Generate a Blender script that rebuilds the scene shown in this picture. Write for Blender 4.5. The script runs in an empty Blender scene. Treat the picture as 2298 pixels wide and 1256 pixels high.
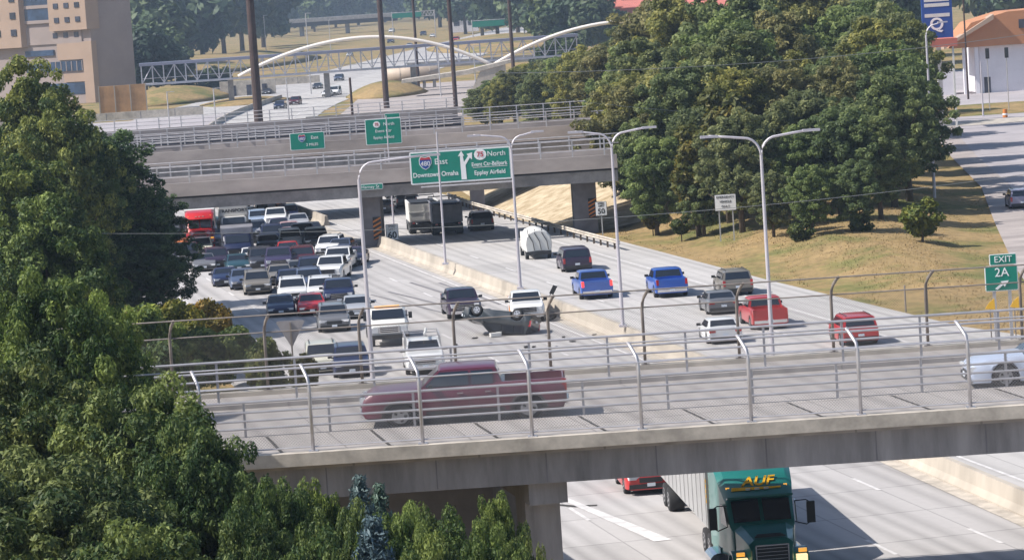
import bpy, math, random
import numpy as np
from mathutils import Vector, Matrix
random.seed(7)
SC = bpy.context.scene
R = math.radians
# ---------------------------------------------------------------- camera, sky, sun, exposure
PH_W, PH_H = 2298, 1256
FPX, PITCH, ROLL, CAM_Z = 7000.0, R(5.45), R(3.8), 19.6
_f = Vector((0, math.cos(PITCH), -math.sin(PITCH)))
_r0 = Vector((1, 0, 0)); _u0 = _r0.cross(_f)
CR = _r0 * math.cos(ROLL) - _u0 * math.sin(ROLL)
CU = _r0 * math.sin(ROLL) + _u0 * math.cos(ROLL)
CP = Vector((0, 0, CAM_Z))
cam_d = bpy.data.cameras.new('camera'); cam = bpy.data.objects.new('camera', cam_d)
SC.collection.objects.link(cam); SC.camera = cam
cam_d.sensor_width = 36; cam_d.lens = FPX / PH_W * 36
cam_d.clip_start = 1; cam_d.clip_end = 20000
m = Matrix((CR, CU, -_f)).transposed().to_4x4(); m.translation = CP
cam.matrix_world = m
SUN_EL, SUN_BACK = R(46), R(12)      # sun: from the left, 12 degrees behind the camera plane
sun_dir = Vector((-math.cos(SUN_BACK) * math.cos(SUN_EL), -math.sin(SUN_BACK) * math.cos(SUN_EL), math.sin(SUN_EL)))
world = bpy.data.worlds.new('World'); SC.world = world; world.use_nodes = True
wn = world.node_tree.nodes; sky = wn.new('ShaderNodeTexSky'); sky.sky_type = 'NISHITA'; sky.sun_disc = False
sky.sun_elevation = SUN_EL; sky.sun_rotation = math.atan2(sun_dir.x, sun_dir.y)
sky.dust_density = 1.5; sky.ozone_density = 2.0
bg = wn['Background']; world.node_tree.links.new(sky.outputs[0], bg.inputs[0]); bg.inputs[1].default_value = 0.108
sl = bpy.data.lights.new('sun', 'SUN'); so = bpy.data.objects.new('sun', sl); SC.collection.objects.link(so)
sl.energy = 4.9; sl.angle = R(0.5); sl.color = (1.0, 0.95, 0.88)
so.rotation_euler = sun_dir.to_track_quat('Z', 'Y').to_euler(); so.location = sun_dir * 50 + Vector((0, 0, 60))
SC.view_settings.view_transform = 'Standard'; SC.view_settings.look = 'None'
SC.view_settings.exposure = 0.42; SC.view_settings.gamma = 1.0
SC.cycles.max_bounces = 6; SC.cycles.transparent_max_bounces = 12
SC.cycles.volume_bounces = 0; SC.cycles.use_denoising = True
COL = SC.collection

def ray(x, y):
    return CR * ((x - PH_W / 2) / FPX) - CU * ((y - PH_H / 2) / FPX) + _f
def at(x, y, z=0.0):                       # survey: where a photo point meets the level z
    d = ray(x, y); return CP + d * ((z - CAM_Z) / d.z)
def dep(x, y, Y):                          # survey: the point of a sight line at distance Y
    d = ray(x, y); return CP + d * (Y / d.y)
ANG = R(12.3)
AX = Vector((-math.sin(ANG), math.cos(ANG), 0))     # the freeway's direction, away from the camera
NX = Vector((math.cos(ANG), math.sin(ANG), 0))      # across the freeway, to the right
def st(s, t, z=0.0): return AX * s + NX * t + Vector((0, 0, z))

# ---------------------------------------------------------------- helpers
def tag(o, label=None, cat=None, group=None, kind=None):
    if label: o['label'] = label
    if cat: o['category'] = cat
    if group: o['group'] = group
    if kind: o['kind'] = kind
    return o
def empty(name, loc=(0, 0, 0), rz=0, label=None, cat=None, group=None):
    o = bpy.data.objects.new(name, None); COL.objects.link(o); o.location = loc; o.rotation_euler = (0, 0, rz)
    o.empty_display_size = 0.3
    return tag(o, label, cat, group)
KIDS = {}
def link(o, parent=None):
    COL.objects.link(o)
    if parent is not None:
        o.parent = parent; KIDS.setdefault(parent.name, []).append(o)
    return o
def copy_tree(o, parent=None, color=None):
    c = o.copy(); COL.objects.link(c)
    if parent is not None: c.parent = parent; KIDS.setdefault(parent.name, []).append(c)
    if color is not None: c.color = color
    for ch in KIDS.get(o.name, []): copy_tree(ch, c, color)
    return c
def set_color(o, color):
    o.color = color
    for ch in KIDS.get(o.name, []): set_color(ch, color)

class MB:
    def __init__(s): s.v = []; s.f = []; s.mi = []; s.sm = []; s.cur = 0; s.smooth = False; s.M = None
    def add(s, vs, fs):
        b = len(s.v)
        s.v += [tuple(s.M @ Vector(v)) if s.M else tuple(v) for v in vs]
        for f in fs: s.f.append([b + i for i in f]); s.mi.append(s.cur); s.sm.append(s.smooth)
        return s
    def mat(s, i): s.cur = i; return s
    def box(s, c, sz, rz=0.0, rx=0.0, ry=0.0):
        x, y, z = [k / 2 for k in sz]
        vs = [Vector(p) for p in ((-x,-y,-z),(x,-y,-z),(x,y,-z),(-x,y,-z),(-x,-y,z),(x,-y,z),(x,y,z),(-x,y,z))]
        if rz or rx or ry:
            from mathutils import Euler
            E = Euler((rx, ry, rz)).to_matrix(); vs = [E @ v for v in vs]
        vs = [v + Vector(c) for v in vs]
        return s.add(vs, [(0,3,2,1),(4,5,6,7),(0,1,5,4),(1,2,6,5),(2,3,7,6),(3,0,4,7)])
    def bb(s, a, b):
        return s.box([(a[i] + b[i]) / 2 for i in range(3)], [abs(b[i] - a[i]) for i in range(3)])
    def poly(s, pts): return s.add(pts, [list(range(len(pts)))])
    def prism(s, pts, h):                    # flat outline (3d points) pushed along vector h
        n = len(pts); h = Vector(h); a = [Vector(p) for p in pts]
        return s.add(a + [p + h for p in a], [list(range(n))[::-1], list(range(n, 2*n))] + [(i, (i+1) % n, n + (i+1) % n, n + i) for i in range(n)])
    def tube(s, pts, r, n=6, cap=True):
        pts = [Vector(p) for p in pts]; rs = r if isinstance(r, (list, tuple)) else [r] * len(pts)
        vs = []; fs = []; up = Vector((0, 0, 1))
        for i, p in enumerate(pts):
            t = (pts[min(i+1, len(pts)-1)] - pts[max(i-1, 0)]).normalized()
            ref = up if abs(t.z) < 0.9 else Vector((1, 0, 0))
            a = t.cross(ref).normalized(); b = t.cross(a)
            for k in range(n):
                th = 2 * math.pi * k / n; vs.append(p + (a * math.cos(th) + b * math.sin(th)) * rs[i])
        for i in range(len(pts) - 1):
            for k in range(n): fs.append((i*n+k, i*n+(k+1) % n, (i+1)*n+(k+1) % n, (i+1)*n+k))
        if cap: fs += [tuple(range(n))[::-1], tuple(range((len(pts)-1)*n, len(pts)*n))]
        return s.add(vs, fs)
    def cyl(s, p0, p1, r0, r1=None, n=12): return s.tube([p0, p1], [r0, r0 if r1 is None else r1], n)
    def loft(s, secs, closed=True, caps=True):
        n = len(secs[0]); vs = [p for q in secs for p in q]; fs = []
        for i in range(len(secs) - 1):
            for k in range(n if closed else n - 1):
                fs.append((i*n+k, i*n+(k+1) % n, (i+1)*n+(k+1) % n, (i+1)*n+k))
        if caps: fs += [tuple(range(n))[::-1], tuple(range((len(secs)-1)*n, len(secs)*n))]
        return s.add(vs, fs)
    def ribbon(s, L, Rr, z=None):
        n = len(L); vs = [Vector(p) for p in L] + [Vector(p) for p in Rr]
        return s.add(vs, [(i, n+i, n+i+1, i+1) for i in range(n-1)])
    def build(s, name, mats, parent=None, autosm=None):
        me = bpy.data.meshes.new(name); me.from_pydata(s.v, [], s.f)
        for m_ in (mats if isinstance(mats, (list, tuple)) else [mats]): me.materials.append(m_)
        me.polygons.foreach_set('material_index', s.mi); me.polygons.foreach_set('use_smooth', s.sm)
        me.update()
        if autosm is not None:
            import bmesh
            bm = bmesh.new(); bm.from_mesh(me); bmesh.ops.recalc_face_normals(bm, faces=bm.faces)
            for e in bm.edges: e.smooth = len(e.link_faces) == 2 and e.calc_face_angle(0) < R(autosm)
            for f in bm.faces: f.smooth = True
            bm.to_mesh(me); bm.free()
        return link(bpy.data.objects.new(name, me), parent)

# ---------------------------------------------------------------- materials
MT = {}
def mat(name, col, rough=0.8, metal=0.0, var=0.0, scale=1.0, coat=0.0, spec=0.5, coords='Object', emis=None, bump=0.0, stretch=(1,1,1), var2=None, detail=4):
    m_ = bpy.data.materials.new(name); m_.use_nodes = True; nt = m_.node_tree; b = nt.nodes['Principled BSDF']
    b.inputs['Roughness'].default_value = rough; b.inputs['Metallic'].default_value = metal
    b.inputs['Base Color'].default_value = (*col, 1); b.inputs['Coat Weight'].default_value = coat
    b.inputs['Specular IOR Level'].default_value = spec; b.inputs['Coat Roughness'].default_value = 0.05
    if emis: b.inputs['Emission Color'].default_value = (*emis[0], 1); b.inputs['Emission Strength'].default_value = emis[1]
    if var or var2 or bump:
        tc = nt.nodes.new('ShaderNodeTexCoord'); mp = nt.nodes.new('ShaderNodeMapping'); mp.inputs['Scale'].default_value = stretch
        if coords == 'World':
            g = nt.nodes.new('ShaderNodeNewGeometry'); nt.links.new(g.outputs['Position'], mp.inputs[0])
        else: nt.links.new(tc.outputs[coords], mp.inputs[0])
        nz = nt.nodes.new('ShaderNodeTexNoise'); nz.inputs['Scale'].default_value = scale; nz.inputs['Detail'].default_value = detail
        nz.inputs['Roughness'].default_value = 0.65
        nt.links.new(mp.outputs[0], nz.inputs['Vector'])
        if var or var2:
            rp = nt.nodes.new('ShaderNodeValToRGB')
            c1 = [c * (1 - var) for c in col]; c2 = [min(1, c * (1 + var)) for c in col]
            if var2: c1, c2 = col, var2
            rp.color_ramp.elements[0].color = (*c1, 1); rp.color_ramp.elements[0].position = 0.35
            rp.color_ramp.elements[1].color = (*c2, 1); rp.color_ramp.elements[1].position = 0.65
            nt.links.new(nz.outputs['Fac'], rp.inputs[0]); nt.links.new(rp.outputs[0], b.inputs['Base Color'])
        if bump:
            bp = nt.nodes.new('ShaderNodeBump'); bp.inputs['Strength'].default_value = bump
            nt.links.new(nz.outputs['Fac'], bp.inputs['Height']); nt.links.new(bp.outputs[0], b.inputs['Normal'])
    MT[name] = m_; return m_

def road_mat(name, base, s_joint=5.0, t0=0.0, tw=3.66, wear=0.06):
    """concrete slabs: stains, transverse and longitudinal joints in the freeway's own frame"""
    m_ = bpy.data.materials.new(name); m_.use_nodes = True; nt = m_.node_tree; N = nt.nodes; Lk = nt.links; b = N['Principled BSDF']
    g = N.new('ShaderNodeNewGeometry')
    rot = N.new('ShaderNodeMapping'); rot.vector_type = 'POINT'; rot.inputs['Rotation'].default_value = (0, 0, -ANG)
    Lk.new(g.outputs['Position'], rot.inputs[0])
    sep = N.new('ShaderNodeSeparateXYZ'); Lk.new(rot.outputs[0], sep.inputs[0])
    def mth(op, a, b_=None, c=None):
        n_ = N.new('ShaderNodeMath'); n_.operation = op
        for i, q in enumerate((a, b_, c)):
            if q is None: continue
            if isinstance(q, (int, float)): n_.inputs[i].default_value = q
            else: Lk.new(q, n_.inputs[i])
        return n_.outputs[0]
    def line(v, period, off, w):
        x = mth('ADD', v, -off + period * 1000); x = mth('MODULO', x, period); x = mth('SUBTRACT', x, period / 2); x = mth('ABSOLUTE', x)
        return mth('GREATER_THAN', x, period / 2 - w)
    js = line(sep.outputs[1], s_joint, 0, 0.05); jt = line(sep.outputs[0], tw, t0, 0.03)
    # per-slab tone
    fs = mth('FLOOR', mth('DIVIDE', sep.outputs[1], s_joint)); ft = mth('FLOOR', mth('DIVIDE', mth('SUBTRACT', sep.outputs[0], t0), tw))
    cx = N.new('ShaderNodeCombineXYZ'); Lk.new(fs, cx.inputs[0]); Lk.new(ft, cx.inputs[1])
    wn_ = N.new('ShaderNodeTexWhiteNoise'); wn_.noise_dimensions = '2D'; Lk.new(cx.outputs[0], wn_.inputs['Vector'])
    n1 = N.new('ShaderNodeTexNoise'); n1.inputs['Scale'].default_value = 0.12; n1.inputs['Detail'].default_value = 6; n1.inputs['Roughness'].default_value = .7
    mp = N.new('ShaderNodeMapping'); mp.inputs['Scale'].default_value = (1, .35, 1); Lk.new(rot.outputs[0], mp.inputs[0]); Lk.new(mp.outputs[0], n1.inputs['Vector'])
    n2 = N.new('ShaderNodeTexNoise'); n2.inputs['Scale'].default_value = 3.0; n2.inputs['Detail'].default_value = 5; Lk.new(rot.outputs[0], n2.inputs['Vector'])
    # tyre-track darkening: two soft bands in every lane
    lane = mth('MODULO', mth('ADD', sep.outputs[0], -t0 + tw * 1000), tw)
    tr = mth('ABSOLUTE', mth('SUBTRACT', mth('ABSOLUTE', mth('SUBTRACT', lane, tw / 2)), 0.85))
    tr = mth('MAXIMUM', mth('SUBTRACT', 1.0, mth('MULTIPLY', tr, 2.4)), 0.0)
    v = mth('ADD', 0.86, mth('MULTIPLY', n1.outputs['Fac'], 0.28)); v = mth('MULTIPLY', v, mth('ADD', 0.93, mth('MULTIPLY', n2.outputs['Fac'], 0.14)))
    v = mth('MULTIPLY', v, mth('ADD', 0.95, mth('MULTIPLY', wn_.outputs['Value'], 0.10)))
    v = mth('MULTIPLY', v, mth('SUBTRACT', 1.0, mth('MULTIPLY', tr, wear)))
    oil = mth('MAXIMUM', mth('SUBTRACT', 1.0, mth('MULTIPLY', mth('ABSOLUTE', mth('SUBTRACT', lane, tw / 2)), 3.0)), 0.0)
    n3 = N.new('ShaderNodeTexNoise'); n3.inputs['Scale'].default_value = 1.0; n3.inputs['Detail'].default_value = 6
    mp3 = N.new('ShaderNodeMapping'); mp3.inputs['Scale'].default_value = (.9, .06, 1); Lk.new(rot.outputs[0], mp3.inputs[0]); Lk.new(mp3.outputs[0], n3.inputs['Vector'])
    v = mth('MULTIPLY', v, mth('SUBTRACT', 1.0, mth('MULTIPLY', mth('MULTIPLY', oil, n3.outputs['Fac']), 0.5)))
    v = mth('MULTIPLY', v, mth('ADD', 0.86, mth('MULTIPLY', n3.outputs['Fac'], 0.28)))
    pt = mth('GREATER_THAN', wn_.outputs['Value'], 0.955); v = mth('MULTIPLY', v, mth('SUBTRACT', 1.0, mth('MULTIPLY', pt, 0.16)))
    v = mth('MULTIPLY', v, mth('SUBTRACT', 1.0, mth('MULTIPLY', mth('MAXIMUM', js, jt), 0.30)))
    vm = N.new('ShaderNodeVectorMath'); vm.operation = 'SCALE'; vm.inputs[0].default_value = base; Lk.new(v, vm.inputs['Scale'])
    Lk.new(vm.outputs[0], b.inputs['Base Color']); b.inputs['Roughness'].default_value = 0.88; b.inputs['Specular IOR Level'].default_value = 0.3
    MT[name] = m_; return m_

def paint_mat(name, metal=0.0, rough=0.35):
    m_ = bpy.data.materials.new(name); m_.use_nodes = True; nt = m_.node_tree; b = nt.nodes['Principled BSDF']
    oi = nt.nodes.new('ShaderNodeObjectInfo'); tc = nt.nodes.new('ShaderNodeTexCoord')
    nz = nt.nodes.new('ShaderNodeTexNoise'); nz.inputs['Scale'].default_value = 1.3; nz.inputs['Detail'].default_value = 5
    nt.links.new(tc.outputs['Object'], nz.inputs['Vector'])
    mr = nt.nodes.new('ShaderNodeMapRange'); mr.inputs['To Min'].default_value = 0.82; mr.inputs['To Max'].default_value = 1.12
    nt.links.new(nz.outputs['Fac'], mr.inputs['Value'])
    vm = nt.nodes.new('ShaderNodeVectorMath'); vm.operation = 'SCALE'
    nt.links.new(oi.outputs['Color'], vm.inputs[0]); nt.links.new(mr.outputs[0], vm.inputs['Scale'])
    nt.links.new(vm.outputs[0], b.inputs['Base Color'])
    b.inputs['Roughness'].default_value = rough; b.inputs['Metallic'].default_value = metal; b.inputs['Coat Weight'].default_value = 0.6
    b.inputs['Coat Roughness'].default_value = 0.08
    MT[name] = m_; return m_

def leaf_mat(name, c1, c2, transl=0.25, sc=0.35):
    m_ = bpy.data.materials.new(name); m_.use_nodes = True; nt = m_.node_tree; N = nt.nodes; Lk = nt.links; b = N['Principled BSDF']
    oi = N.new('ShaderNodeObjectInfo'); at_ = N.new('ShaderNodeAttribute'); at_.attribute_name = 'tone'
    g = N.new('ShaderNodeNewGeometry'); nz = N.new('ShaderNodeTexNoise'); nz.inputs['Scale'].default_value = sc; nz.inputs['Detail'].default_value = 2
    Lk.new(g.outputs['Position'], nz.inputs['Vector'])
    ad = N.new('ShaderNodeMath'); ad.operation = 'MULTIPLY_ADD'; Lk.new(nz.outputs['Fac'], ad.inputs[0]); ad.inputs[1].default_value = 0.9
    Lk.new(at_.outputs['Fac'], ad.inputs[2])
    sb = N.new('ShaderNodeMath'); sb.operation = 'SUBTRACT'; Lk.new(ad.outputs[0], sb.inputs[0]); sb.inputs[1].default_value = 0.42
    mx = N.new('ShaderNodeMix'); mx.data_type = 'RGBA'; Lk.new(sb.outputs[0], mx.inputs[0]); mx.clamp_factor = True
    mx.inputs[6].default_value = (*c1, 1); mx.inputs[7].default_value = (*c2, 1)
    ml = N.new('ShaderNodeMix'); ml.data_type = 'RGBA'; ml.blend_type = 'MULTIPLY'; ml.inputs[0].default_value = 1
    Lk.new(mx.outputs[2], ml.inputs[6]); Lk.new(oi.outputs['Color'], ml.inputs[7])
    Lk.new(ml.outputs[2], b.inputs['Base Color']); b.inputs['Roughness'].default_value = 0.6; b.inputs['Specular IOR Level'].default_value = 0.35
    tr = N.new('ShaderNodeBsdfTranslucent'); Lk.new(ml.outputs[2], tr.inputs['Color'])
    ms = N.new('ShaderNodeMixShader'); ms.inputs[0].default_value = transl
    Lk.new(b.outputs[0], ms.inputs[1]); Lk.new(tr.outputs[0], ms.inputs[2]); Lk.new(ms.outputs[0], N['Material Output'].inputs[0])
    MT[name] = m_; return m_

road_mat('road_concrete', (0.42, 0.40, 0.39), 5.2, 26.0, 3.72, .20)
road_mat('road_concrete_new', (0.45, 0.43, 0.415), 5.2, 43.4, 3.72, 0.14)
road_mat('deck_concrete', (0.335, 0.308, 0.292), 6.1, 0, 3.4, 0.14)
mat('concrete_pale', (0.43, 0.385, 0.33), .9, var=.24, scale=1.1, coords='World')
mat('concrete_beam', (0.25, 0.235, 0.235), .9, var=.34, scale=.55, coords='World', stretch=(1.6, 1, .25), detail=7)
mat('concrete_grey', (0.27, 0.255, 0.25), .9, var=.25, scale=.7, coords='World')
mat('concrete_pink', (0.35, 0.305, 0.285), .9, var=.24, scale=.35, coords='World', stretch=(.4, 1, 1))
mat('concrete_wall', (0.40, 0.355, 0.30), .9, var=.2, scale=.35, coords='World', stretch=(1, 1, .3))
mat('joint_rubber_and_shade', (0.045, 0.04, 0.035), .8)
mat('dry_dirt', (0.30, 0.225, 0.13), .95, scale=.9, coords='World', var2=(0.56, 0.46, 0.32), detail=7)
mat('pier_concrete', (0.17, 0.16, 0.17), .9, var=.2, scale=.6, coords='World')  # darkened concrete: shade under the decks is put into its colour
mat('asphalt', (0.19, 0.18, 0.19), .9, var=.15, scale=.2, coords='World')
mat('asphalt_pale', (0.36, 0.33, 0.34), .9, var=.12, scale=.15, coords='World')
mat('white_line', (0.58, 0.56, 0.55), .8, var=.18, scale=1.5, coords='World')
mat('galvanised', (0.50, 0.485, 0.50), .45, .55, var=.12, scale=2)
mat('galvanised_dark', (0.26, 0.225, 0.20), .6, .4, var=.2, scale=2)
mat('pole_metal', (0.56, 0.53, 0.57), .5, .35, var=.08, scale=.6)
mat('weathered_steel', (0.055, 0.032, 0.028), .7, .1, var=.25, scale=1)
mat('sign_green', (0.0, 0.20, 0.14), .45, var=.06, scale=1)
mat('sign_white', (0.80, 0.80, 0.80), .5)
mat('sign_black', (0.02, 0.02, 0.02), .5)
mat('sign_blue', (0.02, 0.07, 0.30), .5)
mat('sign_red', (0.45, 0.03, 0.04), .5)
mat('sign_orange', (0.52, 0.17, 0.03), .6)
mat('sign_yellow', (0.85, 0.47, 0.02), .5)
mat('sign_back', (0.33, 0.31, 0.32), .6, .4, var=.1, scale=2)
mat('glass_dark', (0.016, 0.02, 0.028), .06, 0, spec=.8, coat=.5)
mat('glass_blue', (0.03, 0.06, 0.12), .1, 0, spec=.8, var=.4, scale=.3)
mat('tyre', (0.022, 0.022, 0.024), .85, var=.2, scale=4)
mat('rim', (0.42, 0.42, 0.44), .35, .8)
mat('black_plastic', (0.028, 0.028, 0.030), .55, var=.1, scale=3)
mat('chrome', (0.72, 0.72, 0.74), .18, .95)
mat('lamp_clear', (0.75, 0.77, 0.80), .12, .3, coat=.8)
mat('lamp_lit', (0.9, 0.8, 0.6), .2, emis=((1.0, .75, .4), .9))
mat('lamp_red', (0.42, 0.012, 0.014), .2, coat=.8)
mat('lamp_red_lit', (0.6, 0.02, 0.02), .2, emis=((1.0, .05, .04), 1.5))
mat('lamp_amber', (0.8, 0.28, 0.02), .25, emis=((1.0, .5, .08), .6))
mat('plate_white', (0.62, 0.66, 0.72), .5)
mat('trailer_white', (0.66, 0.65, 0.62), .5, var=.06, scale=.8)
mat('trailer_grey', (0.42, 0.42, 0.42), .45, .2, var=.08, scale=.8)
mat('truck_bed_grey', (0.22, 0.22, 0.25), .6, .1, var=.2, scale=1)
mat('underbody', (0.05, 0.05, 0.055), .7, .2, var=.4, scale=5)
mat('bark', (0.10, 0.075, 0.055), .95, var=.3, scale=6)
mat('brick_red', (0.30, 0.10, 0.075), .9, var=.2, scale=.5)
mat('roof_red', (0.50, 0.15, 0.11), .8, var=.12, scale=.3)
mat('stucco_tan', (0.40, 0.29, 0.22), .9, var=.07, scale=.15)
mat('stucco_mauve_and_shade', (0.33, 0.27, 0.25), .9, var=.08, scale=.15)  # darker copy of the tan stucco, paints shade onto the tall building's walls
mat('stucco_orange', (0.46, 0.21, 0.105), .9, var=.08, scale=.2)
mat('plaster_white', (0.70, 0.68, 0.72), .85, var=.06, scale=.3)
mat('timber_wall', (0.42, 0.24, 0.11), .9, var=.2, scale=.4)
mat('window_dark', (0.04, 0.045, 0.07), .2, spec=.7, var=.5, scale=.4)
mat('truss_blue', (0.24, 0.25, 0.34), .5, .2)
mat('truss_pale', (0.50, 0.50, 0.56), .5, .2)
mat('arch_white', (0.78, 0.72, 0.66), .5)
mat('tank_beige', (0.50, 0.40, 0.31), .6, var=.08, scale=.4)
mat('parapet_shade', (0.05, 0.05, 0.07), .6, .3)  # near-black colour for a concrete parapet face in shade
mat('wire', (0.30, 0.31, 0.30), .5, .5)
paint_mat('car_paint'); paint_mat('car_paint_metal', .35, .3)
leaf_mat('leaf_mid', (0.120, 0.148, 0.062), (0.50, 0.50, 0.20), .45, .25)
leaf_mat('leaf_near', (0.036, 0.070, 0.022), (0.390, 0.430, 0.135), .34, .8)
leaf_mat('leaf_blue', (0.07, 0.11, 0.11), (0.25, 0.33, 0.32), .1, .8)
leaf_mat('leaf_gold', (0.075, 0.085, 0.02), (0.28, 0.20, 0.035), .25, .6)
leaf_mat('leaf_far', (0.045, 0.075, 0.035), (0.17, 0.21, 0.085), .15, .06)
# ---------------------------------------------------------------- ground and roads (structure)
def grass_mat():
    m_ = bpy.data.materials.new('grass_ground'); m_.use_nodes = True; nt = m_.node_tree; N = nt.nodes; Lk = nt.links; b = N['Principled BSDF']
    g = N.new('ShaderNodeNewGeometry')
    def noise(sc, det, stretch=(1, 1, 1)):
        mp = N.new('ShaderNodeMapping'); mp.inputs['Scale'].default_value = stretch; Lk.new(g.outputs['Position'], mp.inputs[0])
        n_ = N.new('ShaderNodeTexNoise'); n_.inputs['Scale'].default_value = sc; n_.inputs['Detail'].default_value = det; n_.inputs['Roughness'].default_value = .7
        Lk.new(mp.outputs[0], n_.inputs['Vector']); return n_.outputs['Fac']
    r1 = N.new('ShaderNodeValToRGB'); e = r1.color_ramp.elements
    e[0].position = .34; e[0].color = (.12, .135, .05, 1); e[1].position = .58; e[1].color = (.34, .245, .125, 1)
    k = e.new(.42); k.color = (.20, .185, .075, 1); k = e.new(.50); k.color = (.29, .215, .105, 1)
    Lk.new(noise(.09, 6), r1.inputs[0])
    r2 = N.new('ShaderNodeValToRGB'); e = r2.color_ramp.elements
    e[0].position = .3; e[0].color = (.68, .68, .68, 1); e[1].position = .72; e[1].color = (1.2, 1.16, 1.1, 1)
    Lk.new(noise(1.4, 6, (1, .5, 1)), r2.inputs[0])
    ml = N.new('ShaderNodeMix'); ml.data_type = 'RGBA'; ml.blend_type = 'MULTIPLY'; ml.inputs[0].default_value = 1
    Lk.new(r1.outputs[0], ml.inputs[6]); Lk.new(r2.outputs[0], ml.inputs[7]); Lk.new(ml.outputs[2], b.inputs['Base Color'])
    b.inputs['Roughness'].default_value = 1; b.inputs['Specular IOR Level'].default_value = .1
    MT['grass_ground'] = m_; return m_
grass_mat()
def tofs(x, y): return x * AX.x + y * AX.y, x * NX.x + y * NX.y       # (s, t)
def sm(a, b, x): x = min(1, max(0, (x - a) / (b - a))); return x * x * (3 - 2 * x)
STREET_R = [(28.8, 150), (30, 181), (31.1, 192), (35, 224), (39.5, 259), (43, 300), (47, 340), (50, 359), (53, 420), (55, 520)]
def street_x(y):
    if y <= STREET_R[0][1]: return STREET_R[0][0]
    for (x0, y0), (x1, y1) in zip(STREET_R, STREET_R[1:]):
        if y <= y1: return x0 + (x1 - x0) * (y - y0) / (y1 - y0)
    return STREET_R[-1][0]
def gz(x, y):
    s, t = tofs(x, y)
    if y < 60 or y > 300: return -0.06
    k = sm(59, 66, t) * (1 - sm(street_x(y) - 9, street_x(y) - 1, x)) * sm(150, 185, y) * (1 - sm(250, 290, y))
    return -0.06 + 1.1 * k + 0.12 * k * math.sin(x * .7) * math.sin(y * .31)
xs = [-9000, -3000, -900, -400, -200] + [-120 + 3 * i for i in range(78)] + [200, 400, 900, 3000, 9000]
ys = [-3000, -500, 0, 40, 80, 120] + [150 + 3 * i for i in range(52)] + [340, 420, 520, 650, 900, 1300, 2000, 3500, 6000, 14000]
g = MB(); nx = len(xs)
g.v = [(x, y, gz(x, y)) for y in ys for x in xs]
for j in range(len(ys) - 1):
    for i in range(nx - 1): g.f.append((j*nx+i, j*nx+i+1, (j+1)*nx+i+1, (j+1)*nx+i)); g.mi.append(0); g.sm.append(True)
tag(g.build('ground', MT['grass_ground']), kind='structure')

def P2(p, z): return Vector((p[0], p[1], z))
# freeway centre lines: straight through the crash, then bending right far away
def bend(s, t):
    """point of the freeway at distance s along it and t across it; straight to s=300, then swinging right"""
    if s <= 290: return st(s, t)
    h = s - 290; a = 0.00095 * h                  # heading change
    a = min(a, 0.30)
    hh = min(h, 0.30 / 0.00095)
    n = 30; p = st(290, 41.3); 
    for i in range(n):
        aa = min(0.00095 * (i + .5) / n * h, 0.30)
        dr = AX * math.cos(aa) + NX * math.sin(aa); p = p + dr * (h / n)
    return p + (NX * math.cos(a) - AX * math.sin(a)) * (t - 41.3)
def strip(name, t0, t1, s0, s1, z, m_, n=None, build=True):
    n = n or max(2, int((s1 - s0) / 25))
    mb = MB(); L = []; Q = []
    for i in range(n + 1):
        s = s0 + (s1 - s0) * i / n
        a = t0(s) if callable(t0) else t0; b = t1(s) if callable(t1) else t1
        p = bend(s, a); p.z = z; q = bend(s, b); q.z = z; L.append(p); Q.append(q)
    mb.ribbon(L, Q)
    return mb.build(name, MT[m_]) if build else mb
tag(strip('southbound_roadway', lambda s: 19.5 + 3 * sm(200, 280, s), 41.0, 30, 1900, 0.0, 'road_concrete', 60), kind='structure')
def redge(s): return 57.0 + 10 * (1 - sm(95, 172, s)) ** 1.3
tag(strip('northbound_roadway', 41.0, redge, 30, 1900, 0.004, 'road_concrete_new', 60), kind='structure')
# side street on the right
mb = MB(); L = [P2(p, .03) for p in STREET_R]; Q = [Vector((p[0] + 26, p[1], .03)) for p in STREET_R]; mb.ribbon(L, Q)
tag(mb.build('side_street', MT['asphalt_pale']), kind='structure')
mb = MB(); L = [P2(p, .05) for p in STREET_R]; Q = [Vector((p[0] + 2.4, p[1], .05)) for p in STREET_R]; mb.ribbon(L, Q)
tag(mb.build('side_street_pavement', MT['concrete_pink']), kind='structure')
mb = MB(); mb.bb((46, 300, .04), (140, 318, .045)); tag(mb.build('cross_street', MT['asphalt_pale']), kind='structure')

# road markings
def line_mb(mb, t, s0, s1, w=0.12, z=0.012, dash=None):
    s = s0
    while s < s1:
        e = min(s1, s + (dash[0] if dash else 25))
        ps = [bend(s, t - w / 2), bend(s, t + w / 2), bend(e, t + w / 2), bend(e, t - w / 2)]
        for p in ps: p.z = z
        mb.poly(ps); s = e if not dash else s + dash[0] + dash[1]
mb = MB()
for t in (26.0, 29.7, 33.4, 37.1): line_mb(mb, t, 60, 700, .15, .012, (3.05, 9.15))
line_mb(mb, 39.9, 60, 900, .15); line_mb(mb, 22.6, 60, 250, .15)
for t in (45.3, 49.1): line_mb(mb, t, 60, 700, .15, .014, (3.05, 9.15))
line_mb(mb, 53.1, 150, 900, .16, .014); line_mb(mb, 42.3, 60, 900, .16, .014)
tag(mb.build('lane_lines', MT['white_line']), kind='structure')
mb = MB()                                           # worn thick gore line and the pale seam beside it
a, b_ = st(119, 25.75, .016), st(103.4, 27.25, .016)
mb.poly([a, a + NX * .16, b_ + NX * .36, b_ - NX * .28])
tag(mb.build('gore_line', MT['white_line']), kind='structure')
mb = MB()
for (p, q) in (((2020, 1040), (2298, 1150)),):
    pass
mb.poly([at(1140, 1120, .01), at(1290, 1133, .01), at(1340, 1131, .01), at(1340, 1134, .01), at(1290, 1137, .01), at(1140, 1123, .01)])
tag(mb.build('crack_seal', MT['joint_rubber_and_shade']), kind='structure')

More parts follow.
